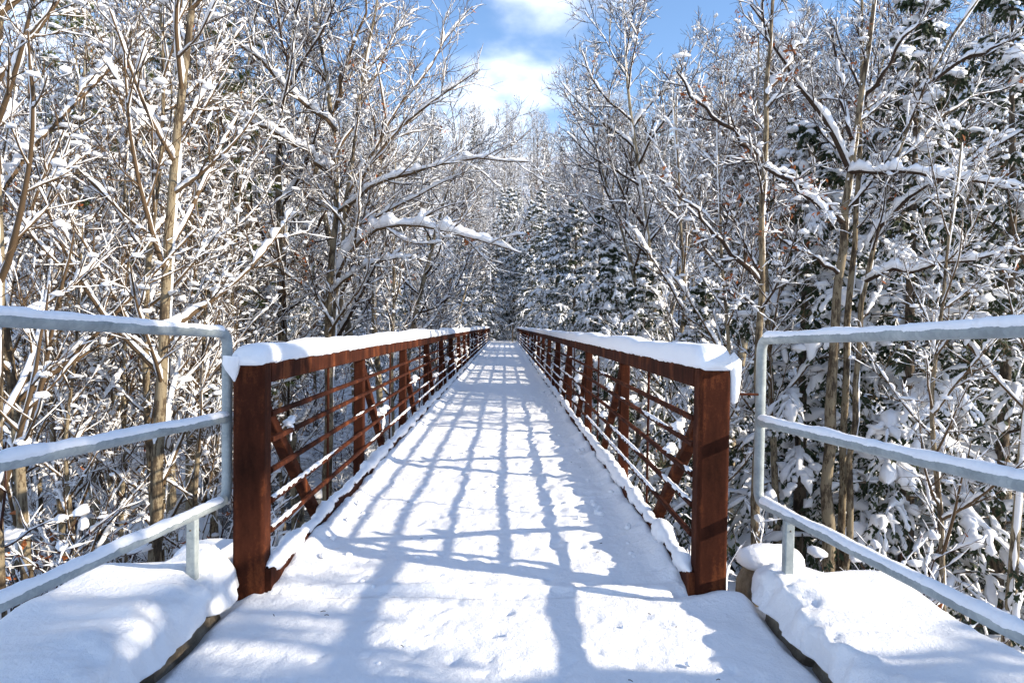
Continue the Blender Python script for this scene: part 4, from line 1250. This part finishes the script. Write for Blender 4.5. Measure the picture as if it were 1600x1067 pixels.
# ---- trunks that stand close, left of the path (pixel column at eye height, distance, kind, size)
for px, d, k, s, lab in (
    (6, 7.2, 'pole_a', 1.05, 'tan trunk at the very left edge, behind the left pipe handrail'),
    (62, 8.3, 'pole_b', 1.15, 'second tan trunk from the left edge, slightly bowed'),
    (112, 9.6, 'pole_b', 0.75, 'thin sapling between the second and third trunks from the left edge'),
    (158, 11.5, 'pole_c', 0.95, 'dark snow plastered trunk in the middle of the left handrail span'),
    (222, 8.6, 'pole_a', 1.15, 'tall forked tan trunk above the left handrail, tallest of the left group'),
    (278, 12.0, 'pole_c', 0.9, 'straight brown trunk left of the bend of the left pipe handrail'),
    (345, 15.5, 'pole_b', 1.2, 'brown trunk just behind the bend of the left pipe handrail'),
    (40, 10.2, 'pole_c', 0.85, 'brown trunk between the two trunks nearest the left edge'),
    (250, 9.6, 'pole_b', 0.95, 'slim trunk just right of the tall forked trunk'),
    (190, 14.0, 'pole_a', 1.1, 'pale trunk farther back behind the tall forked trunk'),
    (90, 13.5, 'pole_c', 1.05, 'grey brown trunk farther back behind the second trunk from the left edge'),
):
    plant(P[k], 'young_tree', lab, 'tree', (ground_at(px, d), d), rngt.uniform(0, 6.28), s, 'slim trunks left of the bridge')
for px, d, k, s, lab in (
    (1110, 13.5, 'pole_b', 0.95, 'thin leaning trunk just right of the right snowy top rail'),
    (1226, 14.0, 'pole_c', 0.95, 'dark slim trunk behind the upright of the right pipe handrail'),
    (1040, 19.0, 'pole_b', 1.2, 'pale leaning trunk in front of the hemlocks beside the right rail'),
    (1500, 9.0, 'pole_b', 0.7, 'thin dark sapling behind the right part of the right pipe handrail'),
    (1590, 11.0, 'pole_c', 0.9, 'dark trunk at the very right edge behind the pipe handrail'),
):
    plant(P[k], 'young_tree', lab, 'tree', (ground_at(px, d), d), rngt.uniform(0, 6.28), s, 'slim trunks right of the bridge')

# ---- pines at the upper left
for px, d, s, lab in ((305, 14.8, 1.0, 'green needled pine above the bend of the left handrail, nearest of the pines'), (150, 18.5, 1.05, 'snowy pine behind the left trunks, left of the nearest pine'), (385, 21, 0.95, 'smaller pine between the left maple and the nearest pine')):
    plant(P['pine'], 'pine_tree', lab, 'tree', (ground_at(px, d), d), rngt.uniform(0, 6.28), s, 'pines left of the bridge')

# ---- hemlocks along the right of the bridge
for px, d, k, s, lab in (
    (1000, 21, 'hem_b', 0.85, 'drooping hemlock over the right rail, left one of the front hemlocks'),
    (1090, 17.5, 'hem_b', 0.78, 'short dense hemlock between the two slim right trunks'),
    (1255, 14.6, 'hem_b', 1.1, 'hemlock with long white boughs behind the many stemmed tree'),
    (1425, 13.2, 'hem_a', 1.0, 'large hemlock behind the right pipe handrail'),
    (1570, 13.4, 'hem_c', 0.95, 'tall hemlock at the right edge behind the pipe handrail'),
    (930, 30, 'hem_b', 0.98, 'broad hemlock beside the far half of the right rail'),
    (948, 25, 'hem_b', 0.85, 'smaller hemlock in front of the broad one beside the right rail'),
    (895, 35, 'hem_a', 0.84, 'hemlock with its boughs just over the middle of the right rail'),
    (852, 58, 'hem_b', 1.0, 'hemlock standing last along the right rail, by the dark post'),
    (872, 42, 'hem_a', 0.9, 'hemlock hanging over the far end of the right rail'),
):
    plant(P[k], 'hemlock_tree', lab, 'tree', (ground_at(px, d), d), rngt.uniform(0, 6.28), s, 'hemlocks right of the bridge')
for px, d, k, s in ((35, 9.4, 'pole_b', 0.8), (82, 11.0, 'pole_a', 0.75), (135, 8.8, 'pole_b', 0.6), (178, 9.8, 'pole_c', 0.6), (205, 11.2, 'pole_b', 0.9), (248, 10.4, 'pole_a', 0.8), (262, 14.5, 'pole_c', 0.95), (302, 10.0, 'pole_b', 0.7), (322, 13.0, 'pole_a', 0.8), (372, 13.5, 'pole_b', 0.8), (412, 17.0, 'pole_c', 0.9), (450, 16.0, 'pole_b', 0.8)):
    plant(P[k], 'sapling', 'thin brown sapling in the thicket between the left handrail and the left maple', 'tree', (ground_at(px, d), d), rngt.uniform(0, 6.28), s, 'saplings of the left thicket')
k_ = 0
for px, d in ((1160, 26), (1340, 24), (1480, 26), (1600, 24), (1120, 34), (1230, 36), (1390, 34), (1530, 38), (1010, 42), (960, 52), (1060, 50), (1180, 50), (1300, 46), (1440, 48), (1600, 46), (1680, 30)):
    plant(P[('hem_a', 'hem_b', 'hem_c')[k_ % 3]], 'hemlock_tree', 'snow laden hemlock in the second row of evergreens right of the bridge', 'tree', (ground_at(px, d), d), rngt.uniform(0, 6.28), rngt.uniform(0.72, 0.92) if px < 1250 else rngt.uniform(0.9, 1.1), 'evergreens behind the front hemlocks'); k_ += 1
for px, d in ((640, 40), (575, 44), (700, 52), (720, 60), (610, 58), (480, 40), (430, 34), (350, 38), (540, 52)):
    plant(P[('hem_b', 'hem_a')[k_ % 2]], 'hemlock_tree', 'shaded hemlock standing low behind the left maple', 'tree', (ground_at(px, d), d), rngt.uniform(0, 6.28), rngt.uniform(0.6, 0.85), 'hemlocks left of the bridge'); k_ += 1

# ---- the bare tree beyond the end of the bridge, dark against the sky
plant(P['oak_b'], 'bare_tree', 'tall dark bare tree beyond the far end of the bridge, under the cloud', 'tree', (ground_at(815, 74), 74.0), 1.0, 1.75)
plant(P['oak_b'], 'bare_tree', 'rust leaved tree beside the far half of the left rail', 'tree', (ground_at(688, 33), 33.0), 2.4, 0.62)

# ---- bare trees in the middle distance
def free(pts, x, y, r):
    return all((x - a) ** 2 + (y - b) ** 2 > r * r for a, b in pts)


LOOK = {'oak_c': 'high crowned', 'oak_a': 'spreading grey brown', 'oak_b': 'dark barked', 'pole_a': 'slim tan', 'pole_c': 'slim brown'}


def wood_label(side, kk, x, d):
    u = abs(x) / d
    if side < 0:
        where = 'far behind the left pipe handrail' if u > 0.46 else ('behind the gap between left handrail and maple' if u > 0.33 else 'behind the crown of the left maple')
    else:
        where = 'far behind the right pipe handrail' if u > 0.4 else 'among the hemlocks over the right rail'
    return '%s bare tree %s' % (LOOK[kk], where), '%s trees %s' % (LOOK[kk], where)


k_ = 0
for px, d, s in ((1000, 32, 1.0), (1040, 24, 1.1), (1025, 30, 1.25), (1062, 25, 1.2), (1142, 23, 1.2), (1250, 28, 1.3), (1385, 23, 1.2), (1500, 26, 1.3), (1585, 21, 1.2), (1450, 33, 1.4), (1325, 34, 1.4), (1190, 38, 1.4), (1090, 40, 1.35), (960, 42, 1.05)):
    wh = 'over the hemlocks and the right top rail' if px < 1160 else 'behind the many stemmed tree and the right pipe handrail'
    plant(P['oak_c'], 'bare_tree', 'tall snow laced tree rising ' + wh, 'tree', (ground_at(px, d), d), rngt.uniform(0, 6.28), s, 'tall bare trees ' + wh); k_ += 1
for px, d, s in ((630, 27, 0.9), (665, 38, 0.95), (600, 23, 0.95), (560, 29, 1.25), (455, 24, 1.25), (705, 52, 0.9), (400, 31, 1.35), (250, 28, 1.3), (120, 26, 1.3), (20, 22, 1.2), (330, 22, 1.2), (640, 52, 1.15)):
    wh = 'between the left maple and the far left rail' if px > 540 else 'behind the left trunks and the left pipe handrail'
    plant(P[('oak_b', 'oak_c', 'oak_a')[k_ % 3]], 'bare_tree', 'tall snow laced tree standing ' + wh, 'tree', (ground_at(px, d), d), rngt.uniform(0, 6.28), s, 'tall bare trees ' + wh); k_ += 1

pts = []
k_ = 0
for side in (-1, 1):
    tries = 0; n_ = 0
    want = 34 if side < 0 else 9
    while n_ < want and tries < 4000:
        tries += 1
        d = 16 + 44 * rngt.random() ** 1.2
        u = rngt.uniform(0.10, 0.95)
        x = side * u * d
        if abs(x) < 3.6 or not free(pts, x, d, 2.1): continue
        if side > 0 and d < 24: continue
        pts.append((x, d)); n_ += 1
        kk = ('oak_a', 'pole_c', 'oak_b', 'pole_a', 'oak_a')[k_ % 5] if side < 0 else 'oak_c'; k_ += 1
        plant(P[kk], 'bare_tree', wood_label(side, kk, x, d)[0], 'tree',
              (x, d), rngt.uniform(0, 6.28), rngt.uniform(0.7, 1.0) if abs(x) / d < 0.3 else rngt.uniform(0.85, 1.2), wood_label(side, kk, x, d)[1])
# ---- the wooded hill behind
n_ = tries = 0
while n_ < 230 and tries < 9000:
    tries += 1
    d = 62 + 130 * rngt.random() ** 1.1
    x = rngt.uniform(-0.62, 0.72) * d
    if (abs(x) < 2.6 and d < 80) or not free(pts, x, d, 2.6 + d * 0.012): continue
    pts.append((x, d)); n_ += 1
    hs = 'left of the gap over the bridge' if x / d < -0.12 else ('right of the gap over the bridge' if x / d > 0.10 else 'straight beyond the bridge')
    con = rngt.random() < (0.42 if d < 95 else 0.22)
    if con:
        plant(P[('hem_a', 'hem_c', 'hem_b')[n_ % 3]], 'hemlock_tree', 'snowy hemlock on the far hillside ' + hs, 'tree', (x, d), rngt.uniform(0, 6.28), rngt.uniform(0.8, 1.15), 'hemlocks on the far hillside ' + hs)
    else:
        plant(P[('far_a', 'far_b')[n_ % 2]], 'bare_tree', ('frosted grey brown' if n_ % 2 == 0 else 'frosted dark trunked') + ' bare tree on the far hillside ' + hs, 'tree', (x, d), rngt.uniform(0, 6.28), rngt.uniform(0.9, 1.4), ('grey brown' if n_ % 2 == 0 else 'dark trunked') + ' bare trees on the far hillside ' + hs)

for px, d, k, s in ((815, 73, 'hem_a', 1.0), (802, 77, 'hem_b', 1.1), (772, 74, 'hem_a', 1.0), (828, 69, 'hem_c', 1.0), (758, 69, 'hem_b', 1.0), (790, 82, 'hem_a', 1.1), (845, 63, 'hem_c', 1.0), (770, 66, 'hem_b', 0.8), (752, 64, 'hem_a', 0.7), (832, 65, 'hem_b', 0.85), (848, 68, 'hem_a', 0.9), (735, 70, 'hem_c', 0.8), (792, 84, 'hem_b', 0.9), (778, 92, 'hem_a', 0.9), (806, 95, 'hem_c', 0.8),
                    (760, 80, 'far_b', 0.8), (840, 82, 'far_a', 0.8), (785, 104, 'far_a', 1.0), (800, 112, 'far_b', 1.0), (770, 118, 'far_b', 1.0), (820, 108, 'far_a', 1.0), (745, 98, 'far_a', 0.9), (858, 100, 'far_b', 0.9)):
    plant(P[k], 'hemlock_tree' if k.startswith('hem') else 'bare_tree', 'shaded hemlock crowding the path beyond the bridge' if k.startswith('hem') else 'shaded bare tree crowding the path beyond the bridge', 'tree', (ground_at(px, d), d), rngt.uniform(0, 6.28), s,
          'hemlocks where the far path enters the wood' if k.startswith('hem') else 'bare trees where the far path enters the wood')
for i in range(26):
    d = rngt.uniform(63, 88); x = rngt.uniform(-4.5, 4.5)
    if abs(x) < 1.3 and d < 72: continue
    plant(P[('shrub_a', 'shrub_b')[i % 2]], 'shrub', 'snowy shrub at the edge of the far path beyond the bridge', 'shrub', (x, d), rngt.uniform(0, 6.28), rngt.uniform(0.9, 1.6), 'shrubs by the far path')

# ---- trees just outside the picture on the right whose shade falls across the approach
for x, y, k, s in ((8.6, -0.9, 'hem_c', 1.15), (5.8, -0.5, 'hem_b', 1.0), (7.6, -4.2, 'hem_a', 1.1)):
    plant(P[k], 'hemlock_tree' if k.startswith('hem') else 'bare_tree', 'tree on the near bank whose shade falls on the approach path', 'tree', (x, y), rngt.uniform(0, 6.28), s, 'trees beside the approach')

# ---- undergrowth
near_shrubs = [(25, 5.2, 'shrub_b', 1.0, 'snow clumped shrub at the left edge under the left handrail'), (100, 6.0, 'shrub_a', 1.0, 'shrub with big white clumps behind the middle of the left handrail'),
               (170, 6.8, 'shrub_b', 1.2, 'wide twiggy shrub below the middle rail of the left handrail'), (250, 6.2, 'shrub_c', 1.0, 'tall thin stemmed shrub left of the left handrail leg'),
               (320, 7.5, 'shrub_a', 0.9, 'shrub between the left handrail upright and the river'), (60, 4.6, 'shrub_a', 0.8, 'low dark stemmed shrub beside the left wing wall'),
               (1260, 7.0, 'shrub_c', 0.9, 'thin shrub behind the right handrail leg'), (1330, 7.6, 'shrub_c', 1.0, 'shrub with a few dry leaves behind the right handrail'),
               (1420, 6.6, 'shrub_c', 0.9, 'upright shrub in the middle of the right handrail span'), (1500, 6.4, 'shrub_b', 1.1, 'broad snowy shrub below the right handrail'),
               (1580, 5.6, 'shrub_a', 1.0, 'snow clumped shrub at the right edge under the right handrail'), (1180, 7.0, 'shrub_c', 0.7, 'thin shrub between the right end post and the handrail upright')]
for px, d, k, s, lab in near_shrubs:
    plant(P[k], 'shrub', lab, 'shrub', (ground_at(px, d), d), rngt.uniform(0, 6.28), s, 'shrubs beside the approach')
n_ = 0
while n_ < 96:
    side = -1 if rngt.random() < 0.68 else 1
    d = 7.5 + 40 * rngt.random() ** 1.3
    x = side * rngt.uniform(0.12, 0.9) * d
    if abs(x) < 2.2 or (14 < d - 0.1 * x < 20) or (side > 0 and d < 15): continue
    n_ += 1
    plant(P[('shrub_a', 'shrub_b', 'shrub_c')[n_ % 3]], 'shrub', 'snowy shrub in the undergrowth left of the bridge' if side < 0 else 'snowy shrub in the undergrowth right of the bridge', 'shrub', (x, d), rngt.uniform(0, 6.28), rngt.uniform(0.8, 1.5),
          'undergrowth shrubs left of the bridge' if side < 0 else 'undergrowth shrubs right of the bridge')

# ---- snow capped rocks in the river
rock_p = []
for v in range(4):
    r_ = np.random.default_rng(90 + v)
    g = G(); bv, bf = ICO[3]
    V = bv * (1 + 0.28 * fbm(bv * 1.4 + 9 * v, 3, 5)[:, None]) * np.array([0.6, 0.48, 0.36]); g.add(V, t=bf)
    g2 = G(); top = bv.copy(); Vs = V * 1.0; up_ = np.clip(bv[:, 2], -1, 1)
    Vs = V + np.where(up_[:, None] > 0.15, np.array([0, 0, 0.10]) * np.clip((up_[:, None] - 0.15) * 3, 0, 1), -0.05 * bv)
    Vs[:, :2] *= 1.02
    g2.add(Vs, t=bf)
    rock_p.append({'stone': g.mesh('stone', 'rock'), 'snow_cap': g2.mesh('snow_cap', 'snow')})
for i in range(46):
    side = -1 if i % 2 else 1
    d = rngt.uniform(9.5, 25); x = side * rngt.uniform(1.8, 0.85 * d)
    plant(rock_p[i % 4], 'boulder', 'snow capped boulder in the dark river left of the bridge' if side < 0 else 'snow capped boulder in the dark river right of the bridge', 'boulder', (x, d), rngt.uniform(0, 6.28), rngt.uniform(0.5, 1.9),
          'boulders in the river, left' if side < 0 else 'boulders in the river, right', z=max(float(terrain(x, d)), WATER_Z - 0.05))
# ---- slim dark post where the bridge meets the far path
pt_ = thing('marker_post', 'slim dark post at the far end of the bridge path', 'post', (ground_at(801, 61.5), 61.5, 0.0))
g = G(); round_bar(g, (0, 0, -0.3), (0, 0, 1.75), 0.11, 0.11, up=(0, 1, 0), rad=0.02, seg=3); link('post', g.mesh('post', 'bark_dark', smooth=False), pt_)
g = G(); blobs(g, np.array([[0, 0, 1.77]]), np.array([[0.08, 0.08, 0.09]]), rngt, 2, 0.05); link('snow_cap', g.mesh('snow_cap', 'snow'), pt_)
